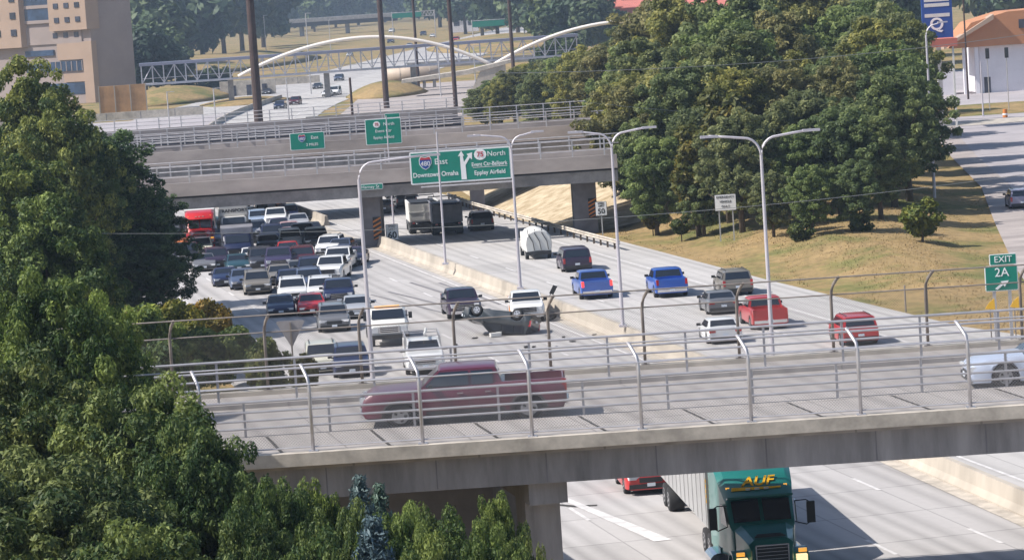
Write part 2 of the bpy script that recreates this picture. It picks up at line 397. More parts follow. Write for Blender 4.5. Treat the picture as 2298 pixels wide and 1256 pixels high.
mb = MB()                                           # skid marks leading to the crash
for (t0, t1, sa, sb, w_) in ((37.6, 38.6, 205, 186, .22), (39.2, 39.6, 203, 186, .2), (35.2, 37.2, 200, 183, .2), (33.9, 35.8, 199, 183, .16)):
    a_, b2_ = st(sa, t0, .02), st(sb, t1, .02); mb.poly([a_, a_ + NX * w_, b2_ + NX * w_, b2_])
tag(mb.build('skid_marks', MT['asphalt']), kind='structure')
# median barrier: sloped-face concrete, slightly bowed near the camera
bp = [(st(s, t)) for s, t in ((60, 37.9), (85, 39.2), (100, 39.75), (113, 40.15), (130, 40.8), (150, 41.2), (175, 41.35), (240, 41.35))]
def barrier(name, pts, hgt=0.85, wb=.62, wt=.24, m_='concrete_wall'):
    mb = MB(); secs = []
    for i, p in enumerate(pts):
        d_ = (pts[min(i+1, len(pts)-1)] - pts[max(i-1, 0)]).normalized(); nn = Vector((d_.y, -d_.x, 0))
        secs.append([p + nn * a + Vector((0, 0, z)) for a, z in ((-wb/2, 0), (-wb/2, .08), (-wt/2 - .06, .33), (-wt/2, hgt), (wt/2, hgt), (wt/2 + .06, .33), (wb/2, .08), (wb/2, 0))])
    mb.loft(secs); return mb.build(name, MT[m_])
tag(barrier('median_barrier', bp), 'low beige concrete median barrier between the jammed lanes and the open lanes', 'barrier')
mb = MB(); L = [p - NX * 0.95 + Vector((0, 0, .02)) for p in bp]; Q = [p - NX * .2 + Vector((0, 0, .02)) for p in bp]; mb.ribbon(L, Q)
L = [p + NX * 0.2 + Vector((0, 0, .02)) for p in bp]; Q = [p + NX * 0.9 + Vector((0, 0, .02)) for p in bp]; mb.ribbon(L, Q)
tag(mb.build('median_strip', MT['concrete_pale']), kind='structure')
# median beyond the bridge: barrier + raised dirt
bp2 = [bend(s, 41.35) for s in range(262, 620, 20)]
tag(barrier('median_barrier', bp2), 'concrete median barrier running away beyond the first overpass', 'barrier')

# guardrail on the right
gp = [at(1005, 452), at(1060, 472), at(1130, 492), at(1200, 511), at(1300, 539), at(1392, 563)]
gr = empty('guardrail', gp[0], label='beige ribbed guardrail with posts along the right edge under the overpass', cat='guardrail')
mb = MB(); o_ = gp[0]
secs = []
for i, p in enumerate(gp):
    d_ = (gp[min(i+1, len(gp)-1)] - gp[max(i-1, 0)]).normalized(); nn = Vector((d_.y, -d_.x, 0))
    secs.append([p - o_ + nn * a + Vector((0, 0, z)) for a, z in ((0, .45), (.08, .52), (0, .60), (.08, .70), (0, .78), (-.02, .78), (-.02, .45))])
mb.loft(secs); mb.build('rail', MT['concrete_pale'], gr)
tot = 0
for i in range(len(gp) - 1):
    n = max(1, int((gp[i+1] - gp[i]).length / 1.9))
    for k in range(n):
        p = gp[i].lerp(gp[i+1], k / n) - o_
        MB().box((p.x + .12, p.y, .38), (.15, .12, .76)).build('post', MT['bark'], gr)
# slope of rubble under the right end of the first overpass
# ---------------------------------------------------------------- near overpass (Leavenworth Street)
BX0, BX1 = -26.0, 40.0
Zs, Zr = 6.98, 6.84                                # sidewalk, roadway
br = empty('overpass_bridge', (0, 92, 0), label='near overpass crossing the picture with a dark concrete side beam and pale curb', cat='bridge')
def rel(mb, o): mb.M = Matrix.Translation(-Vector(o)); return mb
O = (0, 92, 0)
mb = rel(MB(), O); mb.bb((BX0, 85.02, 6.74), (BX1, 85.42, 7.10)); mb.build('curb', MT['concrete_pale'], br)
mb = rel(MB(), O); mb.bb((BX0, 85.5, 5.74), (BX1, 86.1, 6.74)); mb.bb((BX0, 88.6, 5.8), (BX1, 89.1, 6.6)); mb.bb((BX0, 92, 5.8), (BX1, 92.5, 6.6)); mb.bb((BX0, 95.5, 5.8), (BX1, 96, 6.6)); mb.bb((BX0, 98.7, 5.8), (BX1, 99.2, 6.6))
mb.build('girder', MT['concrete_beam'], br)
for i in range(-8, 9):
    mb = rel(MB(), O); mb.bb((i * 3.05 + .6, 85.490, 5.78), (i * 3.05 + .63, 85.502, 6.72)); mb.build('form_joint', MT['pier_concrete'], br)
mb = rel(MB(), O); mb.bb((BX0, 85.42, 6.6), (BX1, 89.85, Zs)); mb.build('sidewalk', MT['deck_concrete'], br)
mb = rel(MB(), O); mb.bb((BX0, 89.85, 6.6), (BX1, 97.1, Zr)); mb.build('roadway', MT['deck_concrete'], br)
mb = rel(MB(), O); mb.bb((BX0, 97.1, 6.6), (BX1, 99.1, Zs)); mb.build('sidewalk', MT['deck_concrete'], br)
mb = rel(MB(), O); mb.bb((BX0, 99.1, 6.55), (BX1, 99.5, 7.12)); mb.build('curb', MT['concrete_pale'], br)
for i in range(-8, 9):                              # open joints across the sidewalk, skewed with the freeway
    x = -4.42 + i * 3.02
    mb = rel(MB(), O); a = Vector((x, 89.55, Zs + .004)); b_ = Vector((x + .72, 85.95, Zs + .004))
    mb.poly([a, a + Vector((.10, 0, 0)), b_ + Vector((.10, 0, 0)), b_]); mb.build('joint', MT['joint_rubber_and_shade'], br)
# pier walls of the near overpass, in line with the freeway
for (t, w) in ((18.9, 1.0), (39.6, .9), (62, 1.0)):
    mb = rel(MB(), O); p = st(0, t)
    for yy in (87.3, 92.0, 97.3):
        s = (yy - NX.y * t) / AX.y; c = st(s, t)
        mb.box((c.x, c.y, 2.6), (w, 1.2, 5.2), rz=ANG)
    s0, s1 = [(yy - NX.y * t) / AX.y for yy in (85.9, 99.0)]
    c = st((s0 + s1) / 2, t); mb.box((c.x, c.y, 5.42), (1.1, s1 - s0, .66), rz=ANG)
    mb.build('pier', MT['concrete_beam'], br)
mb = rel(MB(), O); s0, s1 = 88, 106
mb.prism([st(s0, 6, 0), st(s0, 18.2, 0), st(s1, 18.2, 0), st(s1, 6, 0)], (0, 0, 5.7)); mb.build('abutment', MT['pier_concrete'], br)
# ---- curved-top pedestrian fences
def fence_panel_mesh(mb, x0, x1, y, z0, z1, bend_dir, pitch=0.085, r=0.0034):
    h = z1 - z0; n = int((x1 - x0 + h) / pitch)
    for k in range(n):
        for sgn in (1, -1):
            xa = x0 - h + k * pitch if sgn > 0 else x0 + k * pitch
            xb = xa + h if sgn > 0 else xa - h
            za, zb = z0, z1
            if xa < x0: za = z0 + (x0 - xa) / h * (z1 - z0) if sgn > 0 else za; xa = max(xa, x0)
            if xb > x1: zb = z0 + (z1 - z0) * (1 - (xb - x1) / h); xb = x1
            if sgn < 0:
                if xb < x0: zb = z1 - (x0 - xb) / h * (z1 - z0); xb = x0
                if xa > x1: za = z0 + (xa - x1) / h * (z1 - z0); xa = x1
            if abs(zb - za) < .02: continue
            mb.add([(xa, y, za), (xa + 2 * r, y, za), (xb + 2 * r, y, zb), (xb, y, zb)], [(0, 1, 2, 3)])
def ped_fence(y, x_first, n, z0, label, inward, m_post, m_rail, top=9.45, group=None):
    f = empty('pedestrian_fence', (x_first, y, z0), label=label, cat='fence')
    for i in range(n):
        x = i * 3.03
        k = inward; sk = -0.22 * inward
        mb = MB(); mb.smooth = True
        mb.tube([(x, 0, 0), (x, 0, 1.75), (x + sk * .10, k * .06, 2.0), (x + sk * .35, k * .2, top - z0 - .26), (x + sk * .8, k * .42, top - z0 - .07), (x + sk, k * .55, top - z0)], .05, 8)
        mb.build('post', MT[m_post], f)
        MB().box((x, 0, .012), (.26, .26, .024)).build('base_plate', MT[m_post], f)
    L = (n - 1) * 3.03
    for (yy, zz, r) in ((0, .12, .022), (0, 1.85, .024), (inward * .55, top - z0, .026)):
        MB().tube([(0, yy, zz), (L, yy, zz)], r, 6).build('rail', MT[m_rail], f)
    mb = MB(); fence_panel_mesh(mb, 0, L, 0, .12, 1.85, inward, r=.0056 if inward > 0 else .0034)
    mb.build('chain_link', MT['galvanised' if inward > 0 else 'galvanised_dark'], f)
    return f
ped_fence(85.3, -5.78 - 3.03 * 5, 20, 7.10, 'near curved top fence of pale posts along the front edge of the near overpass', 1, 'galvanised', 'galvanised')
ped_fence(99.3, -11.15 - 3.0 * 3, 20, 7.12, 'far curved top fence of dark posts along the back edge of the near overpass', -1, 'galvanised_dark', 'galvanised_dark', 9.58)
def traffic_rail(y, x_first, n, z0, label, zs=(.24, .47, .72, 1.02), step=2.46, r=.034, hp=1.0):
    f = empty('bridge_railing', (x_first, y, z0), label=label, cat='railing')
    for i in range(n): MB().box((i * step, .03, hp / 2), (.07, .09, hp)).build('post', MT['galvanised'], f)
    for z in zs: MB().tube([(-1, -.05, z), ((n - 1) * step + 1, -.05, z)], r if z < 1 else r * 1.15, 8).build('rail', MT['galvanised'], f)
    return f
traffic_rail(89.75, -5.55 - 2.46 * 6, 24, Zs, 'four bar steel railing between the near sidewalk and the roadway')
traffic_rail(97.3, -9.45 - 2.46 * 4, 24, Zs, 'four bar steel railing along the far side of the near overpass roadway', zs=(.50, .76, 1.02, 1.36), hp=1.36)

# ---------------------------------------------------------------- overpasses in the middle distance
def far_bridge(name_label, y0, y1, x0, x1, zb, zd, zp, yaw, piers, slot=True, m_par='concrete_pink'):
    b = empty('overpass_bridge', ((x0 + x1) / 2, y0, 0), yaw, label=name_label, cat='bridge')
    W = (x1 - x0) / 2; D = y1 - y0
    MB().bb((-W, .35, zb), (W, .9, zd - .15)).build('girder', MT['concrete_grey'], b)
    MB().bb((-W, D - .9, zb), (W, D - .35, zd - .15)).build('girder', MT['concrete_grey'], b)
    MB().bb((-W, .9, zb + .35), (W, D - .9, zb + .6)).build('underside', MT['concrete_beam'], b)
    MB().bb((-W, 0.9, zd - .3), (W, D - .9, zd)).build('roadway', MT['deck_concrete'], b)
    if slot: MB().bb((-W, .6, zd - .15), (W, .8, zd + .02)).build('shadow_gap', MT['joint_rubber_and_shade'], b)  # dark strip paints the shade inside the slot
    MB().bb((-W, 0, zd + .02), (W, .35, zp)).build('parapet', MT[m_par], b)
    MB().bb((-W, D - .35, zd + .02), (W, D, zp)).build('parapet', MT['concrete_pink'], b)
    for (px, py, w, l) in piers:
        MB().bb((px - w / 2, py - l / 2, -.2), (px + w / 2, py + l / 2, zb + .1)).build('pier', MT['pier_concrete'], b)
    return b
def bridge_rail(x0, x1, y, z, label, h=1.3, step=2.44, yaw=0, nb=3, m_='galvanised', xo=0):
    f = empty('bridge_railing', ((x0 + x1) / 2, y, z), yaw, label=label, cat='railing')
    W = (x1 - x0) / 2; n = int(2 * W / step)
    for i in range(n + 1): MB().box((-W + i * step + xo, 0, h / 2), (.11, .11, h)).build('post', MT[m_], f)
    for k in range(nb): MB().tube([(-W, 0, h * (k + 1) / nb), (W, 0, h * (k + 1) / nb)], .038, 5).build('rail', MT[m_], f)
    return f
P1 = [(-10.5, 5, 1.5, 6), (6.0, 5, 1.8, 6)]
b1 = far_bridge('first overpass beyond the crash with pinkish parapet and big green sign', 237.5, 247.5, -52, 8.6, 3.95, 4.95, 6.0, 0, [(px + 21.7, py, w, l) for px, py, w, l in P1])
bridge_rail(-46, 8.2, 237.7, 6.0, 'pale railing on the front parapet of the first overpass', 1.3)
bridge_rail(-46, 9.5, 247.3, 6.0, 'pale railing on the back parapet of the first overpass', 1.1)
b2 = far_bridge('second overpass behind the first with a pinkish parapet', 270, 283, -70, 8.5, 4.2, 5.7, 6.9, R(1.0), [(-20.4 + 30.75, 8.5, 1.3, 6), (-2.5 + 30.75, 4, 1.25, 5), (-34 + 30.75, 8.5, 1.3, 6)])
bridge_rail(-62, 8.3, 270.3, 6.9, 'pale railing on the front parapet of the second overpass', 1.3, yaw=R(1.0))
bridge_rail(-62, 13.5, 282.7, 6.9, 'double pale railing on the back parapet of the second overpass', 1.5, yaw=R(1.5))
b3 = far_bridge('third overpass farthest of the three with a dark shaded face', 322, 344, -86, -4, 3.6, 4.9, 6.1, R(2.0), [], m_par='parapet_shade')  # shade of the front face is painted by its dark parapet colour
b3r = bridge_rail(-84, -5, 343.5, 6.1, 'pale railing on the third and farthest overpass', 1.2, yaw=R(2))
for k, (x, y) in enumerate(((630, 1),)): pass
# pier hazard plates
def hazard(loc, w, h, yaw, label, flip=1):
    f = empty('hazard_marker', loc, yaw, label=label, cat='road sign', group='striped hazard markers on the overpass piers')
    MB().bb((-w/2, -.02, 0), (w/2, .02, h)).build('panel', MT['sign_black'], f)
    mb = MB(); n = 5
    for i in range(n):
        z = h * (i + .15) / n; d_ = h / n * .42; sl_ = w * .5 * flip
        pts = [(-w/2, -.026, z - sl_/2), (w/2, -.026, z + sl_/2), (w/2, -.026, z + d_ + sl_/2), (-w/2, -.026, z + d_ - sl_/2)]
        pts = [(p[0], p[1], min(h, max(0, p[2]))) for p in pts]; mb.add(pts, [(0, 1, 2, 3)])
    mb.build('stripes', MT['sign_orange'], f)
# abutment slopes
def slope(name, pts_bottom, pts_top, m_):
    mb = MB(); mb.ribbon(pts_bottom, pts_top); return mb.build(name, MT[m_])
rb = slope('right_embankment', [Vector((-4.5, 300, 0.03)), Vector((-.6, 262, 0.03)), Vector((3.4, 248, 0.03)), Vector((6.3, 240, -.1))], [Vector((7.5, 300, 4.2)), Vector((10, 266, 4.2)), Vector((13, 252, 3.4)), Vector((12, 243, .6))], 'dry_dirt')
tag(rb, kind='structure')
mb = MB(); mb.ribbon([Vector((7.5, 300, 4.2)), Vector((10, 266, 4.2)), Vector((13, 252, 3.4)), Vector((12, 243, .6))], [Vector((20, 300, 4.2)), Vector((20, 266, 4.2)), Vector((24, 252, 3.0)), Vector((24, 243, 0))])
tag(mb.build('right_bank_top', MT['grass_ground']), kind='structure')
lb = slope('left_slope', [st(238, 18.5, .02), st(262, 19, .02), st(300, 19, .02), st(360, 19, .02)], [st(236, 9, 3.4), st(262, 9, 3.6), st(300, 9, 4), st(360, 9, 4)], 'concrete_pale')
tag(lb, kind='structure')
# raised concrete shoulder between the carriageways under and past the first overpass
mb = MB(); mb.ribbon([bend(s, 36.2 + 2.8 * (1 - sm(238, 262, s)) + .0) + Vector((0, 0, .03)) for s in range(236, 420, 8)], [bend(s, 41.1) + Vector((0, 0, .03)) for s in range(236, 420, 8)])
tag(mb.build('median_apron', MT['concrete_pale']), kind='structure')
# plaza of pinkish paving beyond the overpasses
mb = MB(); mb.bb((-150, 364, -.03), (-6, 470, .012)); mb.bb((-26, 470, -.03), (10, 640, .012)); tag(mb.build('paved_lot', MT['concrete_pink']), kind='structure')
mb = MB(); mb.bb((-150, 480, -.03), (-45, 540, .016)); tag(mb.build('ramp_road', MT['asphalt_pale']), kind='structure')

bridge_rail(-84, -5, 321.8, 4.9, 'pale railing in front of the dark face of the third overpass', 1.5, yaw=R(2))
# ---------------------------------------------------------------- vehicles
def lerp_prof(prof, x):
    if x <= prof[0][0]: return prof[0][1]
    for (a, za), (b, zb) in zip(prof, prof[1:]):
        if x <= b: return za + (zb - za) * (x - a) / (b - a)
    return prof[-1][1]
SPEC = dict(
    sedan=dict(L=4.85, W=1.85, H=1.45, r=.33, wb=2.8, belt=.93, cab=(1.05, .35, -1.0, -1.75), g=.20,
               top=[(-2.42, .86), (-2.36, 1.0), (-1.7, 1.04), (1.1, .98), (2.0, .86), (2.36, .70), (2.42, .60)], side=((.34, -.36), (-.42, -1.15))),
    coupe=dict(L=4.75, W=1.9, H=1.36, r=.35, wb=2.72, belt=.90, cab=(.85, .15, -.85, -1.75), g=.17,
               top=[(-2.37, .86), (-2.3, 1.0), (-1.7, 1.03), (.9, .95), (1.9, .86), (2.3, .72), (2.37, .6)], side=((.30, -.75),)),
    suv=dict(L=4.85, W=1.94, H=1.76, r=.38, wb=2.85, belt=1.12, cab=(1.15, .45, -2.05, -2.33), g=.25,
             top=[(-2.42, .95), (-2.38, 1.15), (1.2, 1.15), (2.05, 1.06), (2.36, .9), (2.42, .75)], side=((.42, -.40), (-.46, -1.25), (-1.32, -2.0))),
    van=dict(L=5.1, W=2.0, H=1.78, r=.34, wb=3.05, belt=1.08, cab=(1.75, .85, -2.25, -2.47), g=.2,
             top=[(-2.55, .95), (-2.5, 1.1), (1.8, 1.06), (2.3, .88), (2.5, .72), (2.55, .6)], side=((.95, -.15), (-.22, -1.25), (-1.32, -2.2))),
    pickup=dict(L=5.85, W=2.04, H=1.93, r=.41, wb=3.68, belt=1.28, cab=(1.22, .62, -.92, -1.12), g=.34, bed=(-1.2, -2.84, .82),
                top=[(-2.92, 1.05), (-2.88, 1.36), (-1.2, 1.36), (1.25, 1.30), (2.6, 1.22), (2.85, 1.05), (2.92, .9)], side=((.56, -.16), (-.24, -.86))),
)
def body_shell(sp, mb):
    L, W, r, wbs, g0 = sp['L'], sp['W'], sp['r'], sp['wb'], sp['g']
    ra = r + .07; xs_ = {-L/2, -L/2 + .05, -L/2 + .2, L/2 - .3, L/2 - .12, L/2 - .03, L/2, 0}
    for p in sp['top']: xs_.add(max(-L/2, min(L/2, p[0])))
    for xw in (wbs/2, -wbs/2):
        for k in (-1, -.87, -.5, 0, .5, .87, 1): xs_.add(round(xw + ra * k, 4))
        xs_.add(xw + ra + .012); xs_.add(xw - ra - .012)
    bed = sp.get('bed')
    if bed: xs_ |= {bed[0], bed[0] - .004, bed[1], bed[1] + .004}
    xs_ = sorted(x for x in xs_ if -L/2 <= x <= L/2)
    def bot(x):
        for xw in (wbs/2, -wbs/2):
            if abs(x - xw) <= ra + 1e-6: return max(g0, r + math.sqrt(max(0, ra*ra - (x - xw)**2)))
        return g0 + (.12 if abs(x) > L/2 - .06 else 0)
    secs = []
    for x in xs_:
        e = max(0, (x - (L/2 - .55)) / .55); e2 = max(0, (-x - (L/2 - .4)) / .4)
        w = W / 2 * (1 - .13 * e ** 2.2 - .06 * e2 ** 2)
        zb = bot(x); zt = lerp_prof(sp['top'], x); zs = zt - .10
        zb = min(zb, zs - .06)
        inbed = bed and bed[1] < x < bed[0]
        mid = zb + (zs - zb) * .55
        h = [(w * .80, zb), (w * .985, min(zb + .05, mid)), (w, mid), (w * .965, zs), (w * .90, zt)]
        if inbed: h += [(w * .80, zt), (w * .80, bed[2]), (0.001, bed[2])]
        else: h += [(w * .70, zt + .015), (w * .35, zt + .035), (0.001, zt + .04)]
        half = [Vector((x, y, z)) for y, z in h]
        secs.append(half + [Vector((x, -y, z)) for y, z in reversed(h)])
    mb.loft(secs)
def cabin(sp, mb, gl, rear=True):
    L, W, H, belt = sp['L'], sp['W'], sp['H'], sp['belt']; x0, x1, x2, x3 = sp['cab']
    wb = W/2 * .915; wr = W/2 * (.74 if H < 1.6 else .80)
    def sec(x, f):
        z = belt + (H - .05 - belt) * f; w = wb + (wr - wb) * f
        return [Vector((x, wb, belt - .12)), Vector((x, w, z)), Vector((x, w * .82, z + .045 * f)), Vector((x, w * .3, z + .06 * f)), Vector((x, -w * .3, z + .06 * f)), Vector((x, -w * .82, z + .045 * f)), Vector((x, -w, z)), Vector((x, -wb, belt - .12))]
    mb.loft([sec(x0, .02), sec(x1 + .02, .97), sec(x1 - .25, 1), sec(x2 + .25, 1), sec(x2 - .02, .97), sec(x3, .02)])
    def W_(xa, xb, f, yk, off):     # point on windshield (or rear) plane
        x = xa + (xb - xa) * f; z = belt + (H - .05 - belt) * f; w = (wb + (wr - wb) * f) * yk
        return Vector((x, w, z + .04 * f)) + off
    zh = (H - belt)
    nf = Vector((zh, 0, x0 - x1)).normalized() * .022
    q = [W_(x0, x1, .07, -.9, nf), W_(x0, x1, .07, .9, nf), W_(x0, x1, .90, .88, nf), W_(x0, x1, .90, -.88, nf)]
    gl['windshield'] = q
    nr = Vector((-zh, 0, x2 - x3)).normalized() * .022
    gl['rear_window'] = [W_(x3, x2, .10, .86, nr), W_(x3, x2, .10, -.86, nr), W_(x3, x2, .86, -.86, nr), W_(x3, x2, .86, .86, nr)]
    sides = []
    for (a, b) in sp['side']:
        for sg in (1, -1):
            def S(x, f):
                lim0 = x0 + (x1 - x0) * f - .06; lim1 = x3 + (x2 - x3) * f + .06
                x = max(lim1, min(lim0, x)); w = wb + (wr - wb) * f
                return Vector((x, sg * (w + .012), belt + (H - .05 - belt) * f))
            a0 = a + .65 if a == sp['side'][0][0] else a
            sides.append([S(a0, .08), S(a0, .86), S(b, .86), S(b, .08)] if sg > 0 else [S(a0, .08), S(b, .08), S(b, .86), S(a0, .86)])
    gl['side_window'] = sides
def solid_glass(mb, q, th=.02):
    n = (q[1] - q[0]).cross(q[2] - q[0]).normalized() * th
    mb.add(list(q) + [p - n for p in q], [(0, 1, 2, 3), (7, 6, 5, 4), (0, 4, 5, 1), (1, 5, 6, 2), (2, 6, 7, 3), (3, 7, 4, 0)])
WHEEL = {}
def wheel_meshes(r, w=.24):
    key = (r, w)
    if key not in WHEEL:
        mb = MB(); mb.smooth = True; n = 20; secs = []
        for (y, rr) in ((-w/2, r * .62), (-w/2, r * .93), (-w/2 + .035, r), (w/2 - .035, r), (w/2, r * .93), (w/2, r * .62)):
            secs.append([Vector((math.cos(2*math.pi*k/n) * rr, y, math.sin(2*math.pi*k/n) * rr)) for k in range(n)])
        mb.loft(secs); o = mb.build('wheel', MT['tyre']); a = o.data; bpy.data.objects.remove(o)
        mb = MB(); secs = []
        for (y, rr) in ((-w/2 - .004, r * .60), (w/2 + .004, r * .60)):
            secs.append([Vector((math.cos(2*math.pi*k/n) * rr, y, math.sin(2*math.pi*k/n) * rr)) for k in range(n)])
        mb.loft(secs)
        mb.mat(1)
        for k in range(5):
            th = 2*math.pi*(k + .5)/5
            for sg in (1, -1): mb.cyl((math.cos(th) * r * .38, sg * w/2, math.sin(th) * r * .38), (math.cos(th) * r * .38, sg * (w/2 + .012), math.sin(th) * r * .38), r * .13, n=8)
        o = mb.build('rim', [MT['rim'], MT['black_plastic']]); b = o.data; bpy.data.objects.remove(o)
        WHEEL[key] = (a, b)
    return WHEEL[key]
def add_wheel(root, x, y, r, w=.24, z=None):
    a, b = wheel_meshes(r, w)
    o = link(bpy.data.objects.new('wheel', a), root); o.location = (x, y, r if z is None else z)
    link(bpy.data.objects.new('rim', b), o); return o
def P(mb, name, m_, root, bev=None):
    return mb.build(name, MT[m_], root, autosm=bev)
def make_car(kind, lit=False, detail=0, name=None):
    sp = SPEC[kind]; L, W, H = sp['L'], sp['W'], sp['H']; r = sp['r']
    root = empty(name or dict(sedan='sedan', coupe='coupe', suv='suv', van='minivan', pickup='pickup_truck')[kind])
    mb = MB(); body_shell(sp, mb); gl = {}; cabin(sp, mb, gl)
    P(mb, 'body', 'car_paint', root, 32)
    mb = MB(); solid_glass(mb, gl['windshield']); P(mb, 'windshield', 'glass_dark', root)
    mb = MB(); solid_glass(mb, gl['rear_window']); P(mb, 'rear_window', 'glass_dark', root)
    for q in gl['side_window']: mb = MB(); solid_glass(mb, q, .012); P(mb, 'side_window', 'glass_dark', root)
    # underside tub (dark)
    mb = MB(); mb.bb((-L/2 + .12, -W/2 * .78, sp['g'] - .02), (L/2 - .12, W/2 * .78, .7 if not sp.get('bed') else .6)); P(mb, 'underbody', 'underbody', root)
    hz = lerp_prof(sp['top'], L/2 - .1) - .12
    for sg in (1, -1):
        mb = MB(); mb.box((L/2 - .10, sg * (W/2 - .32), hz), (.24, .42 if kind != 'pickup' else .30, .15 if kind != 'pickup' else .26), rz=-sg * .22); P(mb, 'headlight', 'lamp_clear', root)
        tz = lerp_prof(sp['top'], -L/2 + .1) - .16
        mb = MB()
        if kind in ('sedan', 'coupe'): mb.box((-L/2 + .04, sg * (W/2 - .27), tz - .02), (.12, .40, .15), rz=sg * .15)
        else: mb.box((-L/2 + .05, sg * (W/2 - .14), tz - .06), (.14, .15, .40), rz=sg * .1)
        P(mb, 'taillight', 'lamp_red_lit' if lit else 'lamp_red', root)
        x0 = sp['cab'][0]
        mb = MB(); mb.box((x0 - .30, sg * (W/2 + .10), sp['belt'] + .07), (.12, .22, .17)); mb.box((x0 - .28, sg * (W/2 - .03), sp['belt'] + .01), (.06, .14, .06)); P(mb, 'mirror', 'black_plastic', root)
        for xw in (sp['wb']/2, -sp['wb']/2): add_wheel(root, xw, sg * (W/2 - .13), r)
    gh = hz - .10
    mb = MB()
    if kind == 'pickup': mb.box((L/2 + .0, 0, hz - .06), (.10, W - 1.0, .34))
    elif kind in ('suv', 'van'): mb.box((L/2 - .02, 0, gh), (.10, W - 1.05, .22))
    else: mb.box((L/2 - .01, 0, gh - .05), (.10, W - 1.0, .13))
    P(mb, 'grille', 'black_plastic', root)
    if kind == 'pickup':
        mb = MB()
        for z in (-.12, 0, .12): mb.box((L/2 + .055, 0, hz - .06 + z), (.03, W - 1.0, .035))
        P(mb, 'grille_bar', 'chrome', root)
    mb = MB(); mb.box((L/2 - .03, 0, sp['g'] + .17), (.16, W * .86, .20)); P(mb, 'front_bumper', 'chrome' if kind == 'pickup' else 'black_plastic', root)
    mb = MB(); mb.box((-L/2 + .03, 0, sp['g'] + .20), (.18, W * .88, .20)); P(mb, 'rear_bumper', 'chrome' if kind == 'pickup' else 'black_plastic', root)
    mb = MB(); mb.box((L/2 + .07, 0, sp['g'] + .24), (.02, .31, .15)); P(mb, 'licence_plate', 'plate_white', root)
    mb = MB(); mb.box((-L/2 - .075, 0, sp['g'] + (.26 if kind == 'pickup' else .42)), (.02, .31, .15)); P(mb, 'licence_plate', 'plate_white', root)
    if kind == 'pickup':
        mb = MB(); mb.bb((-L/2 - .012, -W*.40, .62), (-L/2 + .0, W*.40, 1.26)); P(mb, 'tailgate', 'car_paint', root)
    if kind == 'suv':
        for sg in (1, -1): mb = MB(); mb.tube([(.3, sg * .62, H + .0), (.2, sg * .62, H + .05), (-1.7, sg * .62, H + .05), (-1.8, sg * .62, H)], .02, 6); P(mb, 'roof_rail', 'black_plastic', root)
    return root
PROTO = {}
def get(kind, builder=None, **kw):
    key = kind + repr(sorted(kw.items()))
    if key not in PROTO: PROTO[key] = (builder or make_car)(kind, **kw) if builder is None else builder(**kw); return PROTO[key]
    return copy_tree(PROTO[key])
IN_YAW = math.atan2(-AX.y, -AX.x); OUT_YAW = math.atan2(AX.y, AX.x)
VS = (.84, 1.0, .85)          # the traffic reads low and broad in this picture
def place(o, px, L, color, label, cat, inbound=True, dyaw=0, group=None, z=0, scale=1.0):
    p = at(px[0], px[1], z) if not isinstance(px, Vector) else px
    yaw = (IN_YAW if inbound else OUT_YAW) + R(dyaw - 7.5)
    L = L * VS[0]
    hd = Vector((math.cos(yaw), math.sin(yaw), 0))
    o.location = p - hd * (L/2) if inbound else p + hd * (L/2)
    o.rotation_euler = (0, 0, yaw); o.scale = tuple(scale * k for k in VS)
    set_color(o, (*color, 1)); tag(o, label, cat, group); return o
C_ = dict(white=(.72, .72, .72), black=(.012, .012, .016), navy=(.012, .02, .07), red=(.45, .018, .02), darkred=(.10, .012, .02), blue=(.02, .09, .42),
          silver=(.38, .39, .42), grey=(.15, .15, .16), taupe=(.20, .18, .155), teal=(.02, .065, .085), purple=(.045, .035, .085), slate=(.075, .10, .17),
          orange=(.50, .16, .03), pink=(.55, .35, .36), cream=(.62, .60, .50), skyblue=(.30, .38, .52), charcoal=(.04, .04, .05), plum=(.032, .018, .042))
J = 'vehicles stuck in the traffic jam'
